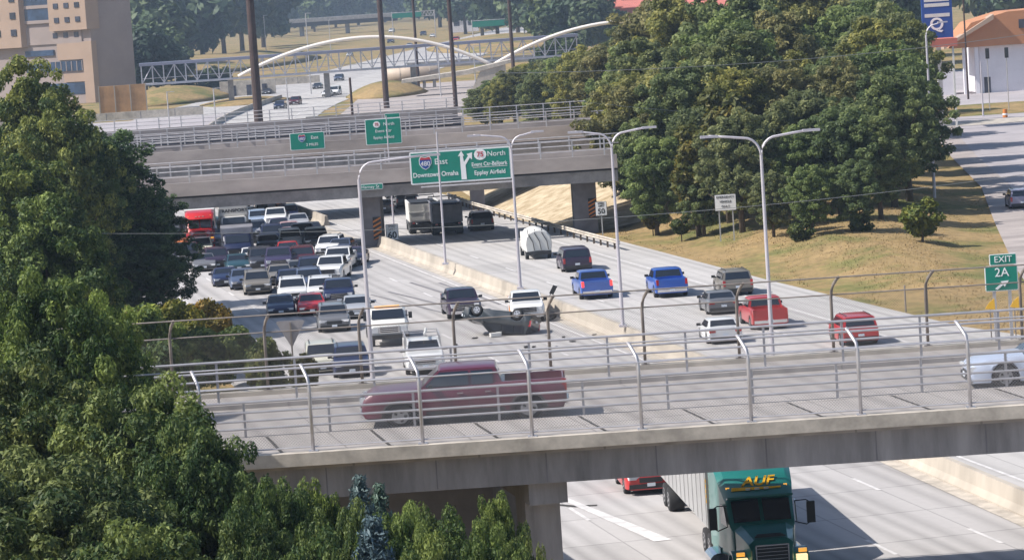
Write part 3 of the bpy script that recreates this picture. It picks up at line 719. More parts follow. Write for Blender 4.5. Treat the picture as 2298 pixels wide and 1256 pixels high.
JAM = [
 ('sedan', 632, 712, 'navy', 'navy sedan, front left car of the jam beside the orange bushes'),
 ('sedan', 702, 709, 'red', 'bright red sedan right of the navy sedan at the head of the jam'),
 ('suv', 752, 746, 'grey', 'grey SUV behind the near bridge fence, foremost of the jam'),
 ('sedan', 802, 716, 'silver', 'pale silver car behind the lamp post at the head of the jam'),
 ('pickup', 763, 690, 'navy', 'dark navy pickup right behind the red sedan'),
 ('suv', 722, 678, 'white', 'white SUV half hidden by the red sedan and the dark navy pickup'),
 ('suv', 659, 682, 'white', 'white SUV right behind the foremost navy sedan'),
 ('suv', 580, 662, 'taupe', 'taupe SUV at the left edge of the second row of the jam'),
 ('sedan', 549, 650, 'slate', 'slate blue sedan hidden behind the left side of the taupe SUV'),
 ('coupe', 509, 643, 'navy', 'navy coupe nearest the dark tree on the left of the jam'),
 ('sedan', 538, 612, 'teal', 'dark teal sedan behind the navy coupe'),
 ('suv', 490, 606, 'plum', 'dark purple SUV left of the teal sedan'),
 ('pickup', 452, 584, 'cream', 'cream white pickup at the left side of the jam'),
 ('sedan', 421, 560, 'orange', 'orange car beside the tree left of the cream pickup'),
 ('suv', 388, 556, 'charcoal', 'charcoal SUV at the far left edge of the jam in the tree shade'),
 ('suv', 487, 556, 'skyblue', 'pale blue SUV left of the big dark blue truck'),
 ('suv', 583, 512, 'skyblue', 'pale blue SUV right of the white box truck'),
 ('pickup', 620, 512, 'white', 'white pickup beside the overpass pier at the back of the jam'),
 ('suv', 579, 540, 'silver', 'silver SUV behind the dark blue truck'),
 ('suv', 614, 550, 'navy', 'navy SUV in the middle of the back of the jam'),
 ('sedan', 628, 526, 'purple', 'purple sedan right behind the white pickup'),
 ('sedan', 652, 535, 'pink', 'pale pink sedan near the back of the jam'),
 ('pickup', 681, 552, 'slate', 'slate blue pickup near the beige slope'),
 ('suv', 712, 560, 'black', 'black SUV beside the slope, left of a white SUV'),
 ('suv', 734, 577, 'white', 'white SUV in the rightmost lane near the back of the jam'),
 ('van', 655, 560, 'white', 'white minivan behind the small red car'),
 ('sedan', 648, 584, 'red', 'small red car in the middle of the jam'),
 ('suv', 681, 604, 'darkred', 'dark red SUV with white hood right of the small red car'),
 ('sedan', 757, 577, 'slate', 'slate blue sedan behind the two white pickups'),
 ('sedan', 786, 598, 'purple', 'purple blue sedan at the right edge of the jam'),
 ('pickup', 753, 612, 'white', 'second white pickup, behind the foremost white pickup in the right lane'),
 ('pickup', 736, 634, 'white', 'white pickup in the right lane ahead of another white pickup'),
 ('suv', 697, 658, 'slate', 'slate blue SUV ahead of the white pickup in the right lane'),
 ('sedan', 654, 652, 'navy', 'navy sedan hidden behind a white SUV'),
 ('sedan', 630, 640, 'taupe', 'beige sedan with a reddish grille in the middle of the jam'),
 ('pickup', 627, 612, 'purple', 'purple grey pickup in the centre of the jam'),
 ('suv', 591, 608, 'charcoal', 'charcoal SUV left of the purple grey pickup'),
 ('coupe', 570, 594, 'white', 'white coupe in front of the dark green sedan'),
 ('sedan', 545, 574, 'teal', 'dark green sedan right of the big dark blue truck'),
 ('sedan', 604, 566, 'charcoal', 'charcoal sedan behind the purple grey pickup'),
 ('sedan', 460, 610, 'grey', 'grey sedan in the tree shade left of the purple SUV'),
 ('suv', 700, 632, 'navy', 'navy SUV between the dark red SUV and the slate blue SUV'),
 ('sedan', 672, 628, 'grey', 'grey sedan behind the white SUVs in the middle lane'),
 ('suv', 598, 496, 'white', 'white SUV far back in the jam beyond the first overpass, beside the left pier'),
 ('sedan', 561, 500, 'charcoal', 'charcoal sedan far back in the jam just right of the white box truck'),
 ('suv', 648, 502, 'navy', 'navy SUV at the very back of the jam right of the left pier'),
 ('sedan', 672, 516, 'silver', 'silver sedan at the back of the jam near the concrete slope'),
 ('suv', 486, 532, 'teal', 'dark green SUV between the red semi truck and the white box truck'),
 ('pickup', 420, 600, 'black', 'black pickup in the tree shade at the left of the jam'),
 ('sedan', 566, 470, 'red', 'red car far behind the white box truck'),
 ('sedan', 700, 536, 'charcoal', 'charcoal sedan at the back right of the jam under the overpass'),
]
for i, (k, x, y, c, lab) in enumerate(JAM):
    dy = -11 if (x, y) in ((753, 612), (736, 634), (786, 598), (757, 577), (734, 577)) else 2 if x < 620 else 0
    place(get(k), (x, y), SPEC[k]['L'], C_[c], lab, dict(sedan='car', coupe='car', suv='suv', van='minivan', pickup='pickup truck')[k], True, dy + random.uniform(-1.5, 1.5), J, scale=random.uniform(.97, 1.03))

# vehicles around the crash
place(get('suv'), (727, 842), 4.85, C_['cream'], 'cream white SUV behind the railing left of the lamp post, nearest the bridge', 'suv')
place(get('suv'), (792, 848), 4.85, C_['navy'], 'navy SUV just left of the lamp post behind the bridge railing', 'suv')
place(get('pickup'), (1046, 716), 5.85, C_['plum'], 'dark purple pickup stopped facing the overturned SUV', 'pickup truck', dyaw=2)
p_ = place(get('pickup'), (1186, 724), 5.85, (.74, .73, .72), 'white pickup with orange stripe stopped behind the overturned SUV', 'pickup truck', dyaw=-3)
mb = MB(); mb.prism([(2.2, -1.03, .55), (2.85, -.99, .50), (2.75, -.99, .85), (1.9, -1.035, 1.2), (1.6, -1.035, 1.15)], (0, -.012, 0)); P(mb, 'orange_stripe', 'sign_orange', p_)
mb = MB(); mb.tube([(1.0, 1.0, 1.45), (1.05, 1.35, 1.5), (1.1, 1.5, 1.75)], .03, 6); mb.box((1.1, 1.62, 1.95), (.12, .26, .62), rx=-.45); P(mb, 'towing_mirror', 'black_plastic', p_)
# ---- overturned SUV: upside down on its roof, side towards the camera
ov = make_car('suv', name='overturned_suv'); set_color(ov, (.026, .033, .040, 1))
from mathutils import Euler
mb = MB(); mb.tube([(1.9, .1, .42), (-1.9, -.1, .42)], .07, 6); mb.tube([(-.3, .45, .40), (-2.2, .5, .38)], .06, 6); mb.box((0, -.3, .3), (1.2, .5, .18)); mb.tube([(1.42, -.8, .38), (1.42, .8, .38)], .06, 6); mb.tube([(-1.42, -.8, .38), (-1.42, .8, .38)], .08, 6); P(mb, 'drivetrain', 'underbody', ov)
pc = at(1132, 752)
Mx = Matrix.Translation(pc + Vector((0, .9, 1.40))) @ Matrix.Rotation(R(160), 4, 'Z') @ Matrix.Rotation(R(-7), 4, 'Y') @ Matrix.Rotation(R(196), 4, 'X') @ Matrix.Diagonal((.84, .95, .84, 1))
ov.matrix_world = Mx
for ch in KIDS[ov.name]:
    if ch.name.startswith('body'):                      # dents and crushed roof
        rd = random.Random(4)
        for v in ch.data.vertices:
            k = .025 + .04 * max(0, v.co.z - 1.2) + .04 * max(0, v.co.x - 1.2)
            v.co += Vector((rd.uniform(-k, k), rd.uniform(-k, k), rd.uniform(-k, k)))
tag(ov, 'dark SUV overturned on its roof in the roadway with wheels in the air', 'suv')
mb = MB()
random.seed(3)
dg = MT['black_plastic']
for i in range(16):
    px, py = random.choice([(1240, 765), (1270, 768), (1350, 762), (1060, 770), (1105, 765), (1170, 770), (1010, 765), (1300, 775)])
    p = at(px + random.uniform(-30, 30), py + random.uniform(-14, 12)); s_ = random.uniform(.04, .22)
    o = MB().prism([(-s_, 0, .0), (s_ * .3, -s_ * .6, .0), (s_, s_ * .2, 0), (.1 * s_, s_ * .7, 0)], (0, 0, random.uniform(.02, .10))).build('crash_debris', MT[random.choice(['black_plastic', 'black_plastic', 'truck_bed_grey', 'underbody'])])
    o.location = p + Vector((0, 0, .012)); o.rotation_euler = (0, 0, random.uniform(0, 6))
    tag(o, 'small piece of crash debris scattered on the roadway around the overturned SUV', 'debris', 'crash debris pieces around the overturned SUV')
o = MB().box((0, 0, .14), (.6, .35, .2), rz=.3).box((.2, .1, .2), (.3, .2, .14)).build('torn_trim', MT['trailer_white']); o.location = at(1112, 752) + Vector((0, -.9, 0))
tag(o, 'crumpled white piece of trim lying at the foot of the overturned SUV', 'debris')
tw = link(bpy.data.objects.new('loose_wheel', wheel_meshes(.38)[0])); tw.location = at(1216, 722) + Vector((.5, 0, .3)); tw.rotation_euler = (R(60), 0, .4)
tag(tw, 'loose wheel torn off, resting against the overturned SUV in front of the white pickup', 'wheel')
link(bpy.data.objects.new('rim', wheel_meshes(.38)[1]), tw)
# outbound vehicles on the right carriageway
place(get('pickup', lit=True), (1342, 672), 5.85, (.06, .13, .42), 'blue pickup with red brake lights right of the crash', 'pickup truck', False, dyaw=1)
place(get('pickup'), (1510, 668), 5.85, C_['blue'], 'bright blue pickup seen from behind, between a lamp post and the bridge fence', 'pickup truck', False)
place(get('suv'), (1658, 664), 4.85, C_['taupe'], 'brownish SUV with dark rear window at the right edge of the freeway', 'suv', False)
place(get('sedan'), (1626, 706), 4.85, C_['grey'], 'dark grey sedan left of the red pickup', 'car', False)
place(get('pickup'), (1731, 740), 5.85, C_['red'], 'bright red pickup seen from behind at the right lamp post', 'pickup truck', False)
place(get('sedan'), (1630, 772), 4.85, C_['white'], 'white sedan seen through the far bridge fence below the dark grey sedan', 'car', False)
place(get('suv'), (1934, 776), 4.85, C_['red'], 'red SUV seen through the bridge fence near the exit sign', 'suv', False)
place(get('van'), (1297, 610), 5.1, C_['plum'], 'dark plum minivan seen from behind, just above the blue pickup with brake lights', 'minivan', False, scale=1.03)
place(get('suv'), (1084, 518), 4.85, C_['charcoal'], 'black SUV right of the dump truck at the shadow of the overpass', 'suv', False)
place(get('coupe'), (863, 480), 4.75, C_['charcoal'], 'black car beside the pier at the median under the overpass', 'car', False)
place(get('van'), (914, 468), 5.1, C_['black'], 'black minivan under the overpass left of the dump truck', 'minivan', False)
place(get('suv'), (890, 446), 4.85, C_['slate'], 'slate SUV farther under the overpass beyond the black minivan', 'suv', False)
place(get('suv'), (2296, 470), 4.85, (.30, .28, .38), 'pale purple SUV driving along the side street on the right edge', 'suv', False, dyaw=-8)
place(get('suv'), (1463, 1110), 4.85, C_['red'], 'bright red SUV coming out from under the near overpass left of the green semi truck', 'suv')

# ---------------------------------------------------------------- trucks
def loft_box(mb, x0, x1, pts0, pts1):
    mb.loft([[Vector((x0, y, z)) for y, z in pts0], [Vector((x1, y, z)) for y, z in pts1]])
def text_mesh(body, size, m_, parent, loc, rot, name='lettering', extr=.01, align='CENTER', shear=0, bold=0, wid=1.0):
    cu = bpy.data.curves.new(name, 'FONT'); cu.body = body; cu.size = size; cu.extrude = extr; cu.align_x = align; cu.align_y = 'CENTER'
    cu.shear = shear; cu.offset = bold * size
    o = bpy.data.objects.new(name + '_tmp', cu); COL.objects.link(o)
    dg_ = bpy.context.evaluated_depsgraph_get(); me = bpy.data.meshes.new_from_object(o.evaluated_get(dg_)); bpy.data.objects.remove(o)
    me.materials.clear(); me.materials.append(MT[m_])
    n = link(bpy.data.objects.new(name, me), parent); n.location = loc; n.rotation_euler = rot; n.scale = (wid, 1, 1); return n
FRONT = (R(90), 0, R(90))       # text on a face looking along +x of the vehicle
def semi_truck(color, name='semi_truck', roof_text=None, grille_dark=True, trailer='trailer_grey', tl=14.5, hs=1.0, lamps=True):
    """long-nose tractor with sleeper and box trailer; origin at the ground under the front bumper, x forward"""
    root = empty(name)
    mb = MB()                                           # hood and fenders
    hood = lambda w, z0, z1: [(w * .5, z0), (w * .5, z1 - .18), (w * .38, z1), (-w * .38, z1), (-w * .5, z1 - .18), (-w * .5, z0)]
    mb.loft([[Vector((x, y, z)) for y, z in hood(w, z0, z1)] for x, w, z0, z1 in ((-.05, 1.30, .75, 1.50), (-.22, 1.45, .72, 1.72), (-.9, 1.62, .9, 1.86), (-1.9, 1.95, 1.0, 2.04))])
    P(mb, 'hood', 'car_paint', root, 35)
    for sg in (1, -1):
        mb = MB(); secs = []
        for k in range(9):
            th = math.pi * k / 8; x = -.95 + math.cos(th) * .78; z = .62 + math.sin(th) * .62
            secs.append([Vector((x, sg * .70, z)), Vector((x, sg * 1.22, z)), Vector((-.95 + math.cos(th) * .66, sg * 1.22, .58 + math.sin(th) * .52)), Vector((-.95 + math.cos(th) * .66, sg * .70, .58 + math.sin(th) * .52))])
        mb.loft(secs); P(mb, 'fender', 'car_paint', root, 40)
        mb = MB(); mb.box((-.16, sg * .96, .95), (.26, .34, .24)); P(mb, 'headlight', 'lamp_lit' if lamps else 'lamp_clear', root)
        mb = MB(); mb.box((-.20, sg * 1.0, 1.22), (.1, .26, .14)); P(mb, 'turn_signal', 'lamp_amber', root)
    mb = MB(); mb.box((-.02, 0, 1.08), (.08, 1.02, .86)); P(mb, 'grille', 'black_plastic', root)
    mb = MB()
    for k in range(6): mb.box((.03, 0, .74 + k * .135), (.02, .98, .022))
    for y in (-.52, .52): mb.box((.03, y, 1.08), (.03, .045, .90))
    mb.box((.03, 0, 1.53), (.03, 1.06, .05)); mb.box((.03, 0, .64), (.03, 1.06, .05))
    P(mb, 'grille_bar', 'chrome', root)
    mb = MB()
    for k in range(3): mb.box((-.35 - k * .12, 0, 1.80 + k * .02), (.04, 1.0 - k * .1, .05))
    P(mb, 'hood_vent', 'black_plastic', root)
    mb = MB(); mb.prism([(-.05, -1.2, .28), (.12, -1.0, .28), (.18, 0, .28), (.12, 1.0, .28), (-.05, 1.2, .28), (-.25, 1.2, .28), (-.25, -1.2, .28)], (0, 0, .40)); P(mb, 'bumper', 'car_paint', root)
    mb = MB(); mb.box((.19, 0, .45), (.02, .5, .2)); P(mb, 'licence_plate', 'plate_white', root)
    # cab with raked windshield and tall sleeper fairing
    H2 = 3.95 * hs
    mb = MB()
    def cs(x, w, z0, z1): return [Vector((x, y, z)) for y, z in ((w/2, z0), (w/2, z1 - .18), (w/2 - .2, z1), (-w/2 + .2, z1), (-w/2, z1 - .18), (-w/2, z0))]
    mb.loft([cs(-1.75, 1.95, .9, 1.95), cs(-1.95, 2.1, .8, 2.1), cs(-2.45, 2.16, .8, 2.92), cs(-2.75, 2.25, .8, 3.1), cs(-3.2, 2.4, .75, 3.5), cs(-3.9, 2.5, .75, H2), cs(-5.6, 2.5, .75, H2 + .05)])
    P(mb, 'cab', 'car_paint', root, 35)
    for sg in (1, -1):                                   # split windshield
        mb = MB(); q = [Vector((-1.92, sg * .06, 2.12)), Vector((-1.92, sg * .93, 2.10)), Vector((-2.40, sg * .95, 2.84)), Vector((-2.40, sg * .06, 2.88))]
        if sg < 0: q = q[::-1]
        q = [v + Vector((.06, 0, .04)) for v in q]; solid_glass(mb, q, .03); P(mb, 'windshield', 'glass_dark', root)
        mb = MB(); q = [Vector((-2.05, sg * 1.12, 1.98)), Vector((-2.95, sg * 1.20, 1.98)), Vector((-2.95, sg * 1.20, 2.72)), Vector((-2.5, sg * 1.15, 2.72))]
        if sg > 0: q = q[::-1]
        solid_glass(mb, q, .03); P(mb, 'side_window', 'glass_dark', root)
        mb = MB(); mb.tube([(-2.2, sg * 1.1, 2.75), (-2.0, sg * 1.45, 2.8), (-1.98, sg * 1.58, 2.7)], .022, 6); mb.tube([(-2.2, sg * 1.1, 1.95), (-2.0, sg * 1.45, 1.85), (-1.98, sg * 1.58, 1.95)], .022, 6)
        mb.box((-1.98, sg * 1.6, 2.32), (.14, .26, .82)); P(mb, 'mirror', 'black_plastic', root)
        mb = MB(); mb.cyl((-3.25, sg * 1.3, .45), (-4.8, sg * 1.3, .45), .32, n=14); P(mb, 'fuel_tank', 'chrome', root)
        mb = MB(); mb.cyl((-5.72, sg * 1.02, .9), (-5.72, sg * 1.02, 3.7 * hs), .075, n=8); P(mb, 'exhaust_stack', 'chrome', root)
        mb = MB(); mb.bb((-5.2, sg * 1.255, .5), (-3.3, sg * 1.22, .95)); P(mb, 'side_skirt', 'car_paint', root)
        add_wheel(root, -.95, sg * 1.02, .52, .3)
        for x in (-6.3, -7.6): add_wheel(root, x, sg * .98, .52, .55)
    mb = MB(); mb.box((-2.36, 0, 2.98), (.35, 2.15, .07), ry=-.25); P(mb, 'sun_visor', 'car_paint', root)
    mb = MB(); mb.bb((-8.2, -.45, .65), (-1.5, .45, .95)); P(mb, 'frame', 'underbody', root)
    for y in (-.3, 0, .3): mb = MB(); mb.box((-2.83, y, 3.22), (.12, .15, .07)); P(mb, 'marker_lamp', 'trailer_white', root)
    for sg in (1, -1): mb = MB(); mb.box((-3.0, sg * .95, 3.28), (.1, .12, .07)); P(mb, 'marker_lamp', 'lamp_amber', root)
    # trailer
    if trailer:
        mb = MB(); mb.bb((-6.1 - tl, -1.28, 1.25), (-6.1, 1.28, 3.98 * hs)); tr_ = P(mb, 'trailer', trailer, root)
        for sg in (1, -1):
            mb = MB(); n = int(tl / 1.2)
            for k in range(n): mb.bb((-6.3 - k * 1.2, sg * 1.28, 1.3), (-6.34 - k * 1.2, sg * 1.30, 3.9 * hs))
            P(mb, 'side_rib', trailer, tr_)
            for x in (-6.1 - tl + 1.3, -6.1 - tl + 2.6): add_wheel(root, x, sg * .98, .52, .55)
    if roof_text:
        text_mesh(roof_text, .56, 'sign_yellow', root, (-3.10, .04, 3.46), (R(48), 0, R(90)), 'lettering', .02, shear=.3, bold=.02)
        mb = MB(); mb.prism([(-2.92, -.82, 3.29), (-2.90, .80, 3.24), (-2.86, .78, 3.19), (-2.84, -.85, 3.17)], (.04, 0, .02)); P(mb, 'underline', 'sign_yellow', root)
    return root
g1 = semi_truck(None, roof_text='AUF')
place(g1, (1738, 1312), 0, (.012, .17, .15), 'green semi truck with yellow roof lettering coming out from under the near overpass', 'semi truck')
mb = MB()
for k in range(5): mb.box((-5.95, -1.30, 2.35 + k * .2), (.09, .02, .13))
P(mb, 'decal', 'sign_yellow', g1)
g2 = semi_truck(None, roof_text=None, trailer='trailer_white', tl=10, hs=.93, lamps=False)
place(g2, (452, 562), 0, (.55, .015, .012), 'red semi truck with tall red roof fairing at the back left of the jam', 'semi truck', group=None, scale=.93)
def box_truck(color_box, name='box_truck', text=None, L=8.5, Hh=3.6, Wd=2.44, vis=True):
    root = empty(name)
    mb = MB()
    def cs(x, w, z0, z1): return [Vector((x, y, z)) for y, z in ((w/2, z0), (w/2, z1 - .12), (w/2 - .15, z1), (-w/2 + .15, z1), (-w/2, z1 - .12), (-w/2, z0))]
    mb.loft([cs(-.02, 2.0, .5, 1.3), cs(-.35, 2.1, .5, 1.62), cs(-.62, 2.1, .5, 1.7), cs(-1.15, 2.05, .5, 2.42), cs(-2.1, 2.1, .5, 2.5)])
    P(mb, 'cab', 'car_paint', root, 35)
    mb = MB(); q = [Vector((-.68, -.9, 1.72)), Vector((-.68, .9, 1.72)), Vector((-1.13, .86, 2.34)), Vector((-1.13, -.86, 2.34))]; q = [v + Vector((.06, 0, .05)) for v in q]; solid_glass(mb, q, .03); P(mb, 'windshield', 'glass_dark', root)
    mb = MB(); mb.bb((-L, -Wd/2, .95), (-2.2, Wd/2, Hh)); mb.prism([(-2.2, -Wd/2 + .1, 2.5), (-2.2, Wd/2 - .1, 2.5), (-2.2, Wd/2 - .1, Hh), (-2.2, -Wd/2 + .1, Hh)], (.5, 0, 0)); P(mb, 'cargo_box', color_box, root)
    mb = MB(); mb.box((.0, 0, .95), (.1, 1.3, .5)); P(mb, 'grille', 'black_plastic', root)
    mb = MB(); mb.box((.04, 0, .5), (.2, 2.1, .28)); P(mb, 'bumper', 'chrome', root)
    for sg in (1, -1):
        mb = MB(); mb.box((-.03, sg * .82, 1.0), (.14, .28, .24)); P(mb, 'headlight', 'lamp_clear', root)
        mb = MB(); mb.box((-.75, sg * 1.3, 1.85), (.1, .2, .5)); mb.box((-.8, sg * 1.12, 1.9), (.05, .3, .05)); P(mb, 'mirror', 'black_plastic', root)
        add_wheel(root, -1.0, sg * .95, .43, .28)
        add_wheel(root, -L + 1.8, sg * .9, .43, .5)
    if text: text_mesh(text, .42, 'sign_black', root, (-1.685, 0, 2.98), FRONT, bold=.02)
    return root
bt = box_truck('trailer_white', text='TRANSPORT')
place(bt, (528, 545), 0, (.66, .65, .63), 'white box truck with dark lettering over its cab at the back of the jam', 'box truck')
bt2 = box_truck('truck_bed_grey', L=7.5, Hh=3.0)
place(bt2, (536, 590), 0, (.010, .015, .05), 'tall dark blue truck in the jam in front of the white box truck', 'truck')
def dump_truck(m_bed, name='dump_truck'):
    """seen from behind: x forward, origin under the tail"""
    root = empty(name)
    mb = MB(); mb.prism([(0, -1.2, 1.15), (0, -1.22, 3.0), (0, -1.1, 3.0), (0, -1.05, 1.35), (0, 1.05, 1.35), (0, 1.1, 3.0), (0, 1.22, 3.0), (0, 1.2, 1.15)], (5.2, 0, 0)); P(mb, 'bed', m_bed, root)
    mb = MB(); mb.bb((-.06, -1.15, 1.3), (0.02, 1.15, 2.8)); mb.bb((-.10, -1.2, 2.0), (-.04, 1.2, 2.1)); mb.bb((-.10, -.06, 1.3), (-.04, .06, 2.8)); P(mb, 'tailgate', m_bed, root)
    mb = MB(); mb.tube([(5.1, -1.15, 3.05), (5.3, -1.15, 3.3), (5.3, 1.15, 3.3), (5.1, 1.15, 3.05)], .06, 6); mb.bb((.2, -1.0, 2.9), (5.1, 1.0, 2.98)); P(mb, 'tarp', 'black_plastic', root)
    mb = MB(); mb.bb((5.4, -1.1, .6), (7.3, 1.1, 2.75)); P(mb, 'cab', 'car_paint', root)
    mb = MB(); mb.bb((0, -.45, .75), (7.2, .45, 1.12)); P(mb, 'frame', 'underbody', root)
    mb = MB(); mb.bb((-.1, -1.15, .35), (0, 1.15, .95)); P(mb, 'mud_flap', 'black_plastic', root)
    for sg in (1, -1):
        for x in (.8, 2.1): add_wheel(root, x, sg * .95, .52, .55)
        add_wheel(root, 6.2, sg * 1.0, .52, .3)
        mb = MB(); mb.box((-.12, sg * .9, 1.05), (.05, .2, .12)); P(mb, 'taillight', 'lamp_red', root)
    return root
def place_rear(o, px, color, label, cat, dyaw=0, z=0):
    o.location = at(px[0], px[1], z) if not isinstance(px, Vector) else px; o.rotation_euler = (0, 0, OUT_YAW + R(dyaw - 7)); o.scale = VS; set_color(o, (*color, 1)); return tag(o, label, cat)
place_rear(dump_truck('trailer_white'), (955, 524), C_['silver'], 'dump truck with a pale bed under the overpass, left one of two', 'dump truck')
place_rear(dump_truck('truck_bed_grey'), (1007, 527), C_['navy'], 'dark dump truck under the overpass, right one of two', 'dump truck')
# white tarped truck with straps
tk = empty('tarped_truck')
mb = MB(); secs = []
for x, k in ((0, .93), (.12, 1), (2.5, 1), (4.9, 1), (5.0, .94)):
    secs.append([Vector((x, y * k, 1.0 + (z - 1.0) * k)) for y, z in ((1.12, .8), (1.2, 1.5), (1.1, 2.2), (.75, 2.65), (.25, 2.85), (-.25, 2.85), (-.75, 2.65), (-1.1, 2.2), (-1.2, 1.5), (-1.12, .8))])
mb.loft(secs); P(mb, 'cover', 'trailer_white', tk, 40)
mb = MB()
for y0, y1 in ((-.75, -.35), (-.1, .3), (.5, .9)): mb.tube([(-.04, y0 - .1, .9), (-.05, y0, 1.7), (-.03, y1, 2.5), (.15, y1, 2.9)], .035, 5)
P(mb, 'strap', 'black_plastic', tk)
mb = MB(); mb.bb((-.12, -1.1, .45), (.0, 1.1, .8)); P(mb, 'bumper', 'black_plastic', tk)
mb = MB(); mb.bb((0, -.5, .55), (6.8, .5, .85)); P(mb, 'frame', 'underbody', tk)
mb = MB(); mb.bb((5.1, -1.0, .5), (6.9, 1.0, 2.3)); P(mb, 'cab', 'trailer_white', tk)
for sg in (1, -1):
    for x in (1.2, 5.9): add_wheel(tk, x, sg * .98, .45, .3)
TK = place_rear(tk, (1211, 582), C_['white'], 'white rounded covered truck with dark straps left of the plum minivan', 'truck')
TK.scale = (.7, .80, .74)
# ---- service pickup with ladder rack, and flatbed tow truck
sv = get('pickup'); place(sv, (957, 842), 5.85, C_['white'], 'white utility pickup with an overhead ladder rack right of the white tow truck', 'utility truck', dyaw=-1)
mb = MB()
for x in (-2.7, -1.2, .9):
    for sg in (1, -1): mb.tube([(x, sg * .92, 1.3), (x, sg * .88, 2.15)], .03, 6)
    mb.tube([(x, -.9, 2.15), (x, .9, 2.15)], .03, 6)
for sg in (1, -1): mb.tube([(-2.9, sg * .88, 2.17), (1.3, sg * .88, 2.17)], .03, 6)
P(mb, 'ladder_rack', 'galvanised', sv)
mb = MB(); mb.bb((-2.8, .72, 1.2), (-1.2, .95, 1.75)); mb.bb((-2.8, -.95, 1.2), (-1.2, -.72, 1.75)); mb.tube([(-2.6, .3, 2.22), (1.0, .1, 2.26)], .07, 8); P(mb, 'tool_box', 'trailer_white', sv)
tt = empty('tow_truck')
mb = MB()
def cs(x, w, z0, z1): return [Vector((x, y, z)) for y, z in ((w/2, z0), (w/2, z1 - .14), (w/2 - .16, z1), (-w/2 + .16, z1), (-w/2, z1 - .14), (-w/2, z0))]
mb.loft([cs(-.02, 2.0, .75, 1.35), cs(-.2, 2.12, .62, 1.52), cs(-1.1, 2.16, .6, 1.62), cs(-1.25, 2.12, .6, 1.68), cs(-1.8, 2.0, .6, 2.32), cs(-3.1, 2.05, .6, 2.36)])
P(mb, 'cab', 'trailer_white', tt, 35)
mb = MB(); q = [Vector((-1.27, -.92, 1.72)), Vector((-1.27, .92, 1.72)), Vector((-1.76, .85, 2.24)), Vector((-1.76, -.85, 2.24))]; q = [v + Vector((.05, 0, .04)) for v in q]; solid_glass(mb, q, .03); P(mb, 'windshield', 'glass_dark', tt)
mb = MB(); mb.box((.0, 0, 1.12), (.1, 1.15, .42)); P(mb, 'grille', 'chrome', tt)
mb = MB(); mb.box((.055, 0, 1.12), (.02, 1.0, .06)); mb.box((.055, 0, 1.24), (.02, 1.0, .06)); mb.box((.055, 0, 1.0), (.02, 1.0, .06)); P(mb, 'grille_bar', 'black_plastic', tt)
mb = MB(); mb.box((.06, 0, .68), (.22, 2.1, .26)); P(mb, 'bumper', 'black_plastic', tt)
mb = MB(); mb.bb((-8.2, -1.2, 1.05), (-3.3, 1.2, 1.22)); mb.bb((-3.4, -1.15, 1.2), (-3.25, 1.15, 2.0)); P(mb, 'flatbed', 'truck_bed_grey', tt)
mb = MB(); mb.bb((-8, -.45, .6), (-.5, .45, .9)); P(mb, 'frame', 'underbody', tt)
mb = MB(); mb.box((-2.2, 0, 2.42), (.3, 1.4, .12)); P(mb, 'light_bar', 'lamp_amber', tt)
for sg in (1, -1):
    mb = MB(); mb.box((-.04, sg * .80, 1.12), (.14, .34, .34)); P(mb, 'headlight', 'lamp_clear', tt)
    mb = MB(); mb.box((-1.5, sg * 1.26, 1.85), (.1, .2, .42)); mb.box((-1.5, sg * 1.1, 1.85), (.05, .3, .05)); P(mb, 'mirror', 'black_plastic', tt)
    add_wheel(tt, -1.0, sg * .95, .46, .3); add_wheel(tt, -6.4, sg * .92, .46, .5)
place(tt, (876, 778), 0, C_['white'], 'white tow truck with amber light bar left of the utility pickup', 'tow truck', dyaw=-1)
# ---- vehicles on the near overpass
pk = make_car('pickup')
set_color(pk, (.12, .020, .040, 1))
L_ = 5.85
mb = MB()
for x in (.62, -.20, -1.0):
    for sg in (1, -1): mb.bb((x, sg * 1.0185, .58), (x + .012, sg * 1.022, 1.2))
P(mb, 'door_seam', 'black_plastic', pk)
for x in (.0, -.8):
    for sg in (1, -1): mb = MB(); mb.bb((x, sg * 1.015, 1.06), (x + .18, sg * 1.045, 1.10)); P(mb, 'door_handle', 'chrome', pk)
for sg in (1, -1): mb = MB(); mb.bb((-1.15, sg * .99, .40), (1.1, sg * 1.03, .52)); P(mb, 'running_board', 'black_plastic', pk)
for sg in (1, -1):
    for xw in (1.84, -1.84):
        mb = MB(); secs = []
        for k in range(9):
            th = math.pi * k / 8
            secs.append([Vector((xw + math.cos(th) * rr, sg * yy, .41 + math.sin(th) * rr)) for rr, yy in ((.48, .99), (.48, 1.045), (.54, 1.045), (.56, .99))])
        mb.loft(secs); P(mb, 'wheel_arch_trim', 'black_plastic', pk, 40)
a = dep(812, 930, 90.3); b_ = dep(1272, 900, 90.3)
pk.location = ((a.x + b_.x) / 2, 91.45, Zr); pk.rotation_euler = (0, 0, R(180)); pk.scale = ((b_.x - a.x) / L_, 1, .86)
tag(pk, 'dark red pickup driving left across the near overpass behind the fence', 'pickup truck')
wc = make_car('coupe'); set_color(wc, (.50, .56, .70, 1)); wc.location = (dep(2175, 850, 90.5).x + 2.4, 91.2, Zr); wc.rotation_euler = (0, 0, R(180))
tag(wc, 'pale blue coupe entering the near overpass at the right edge', 'car')
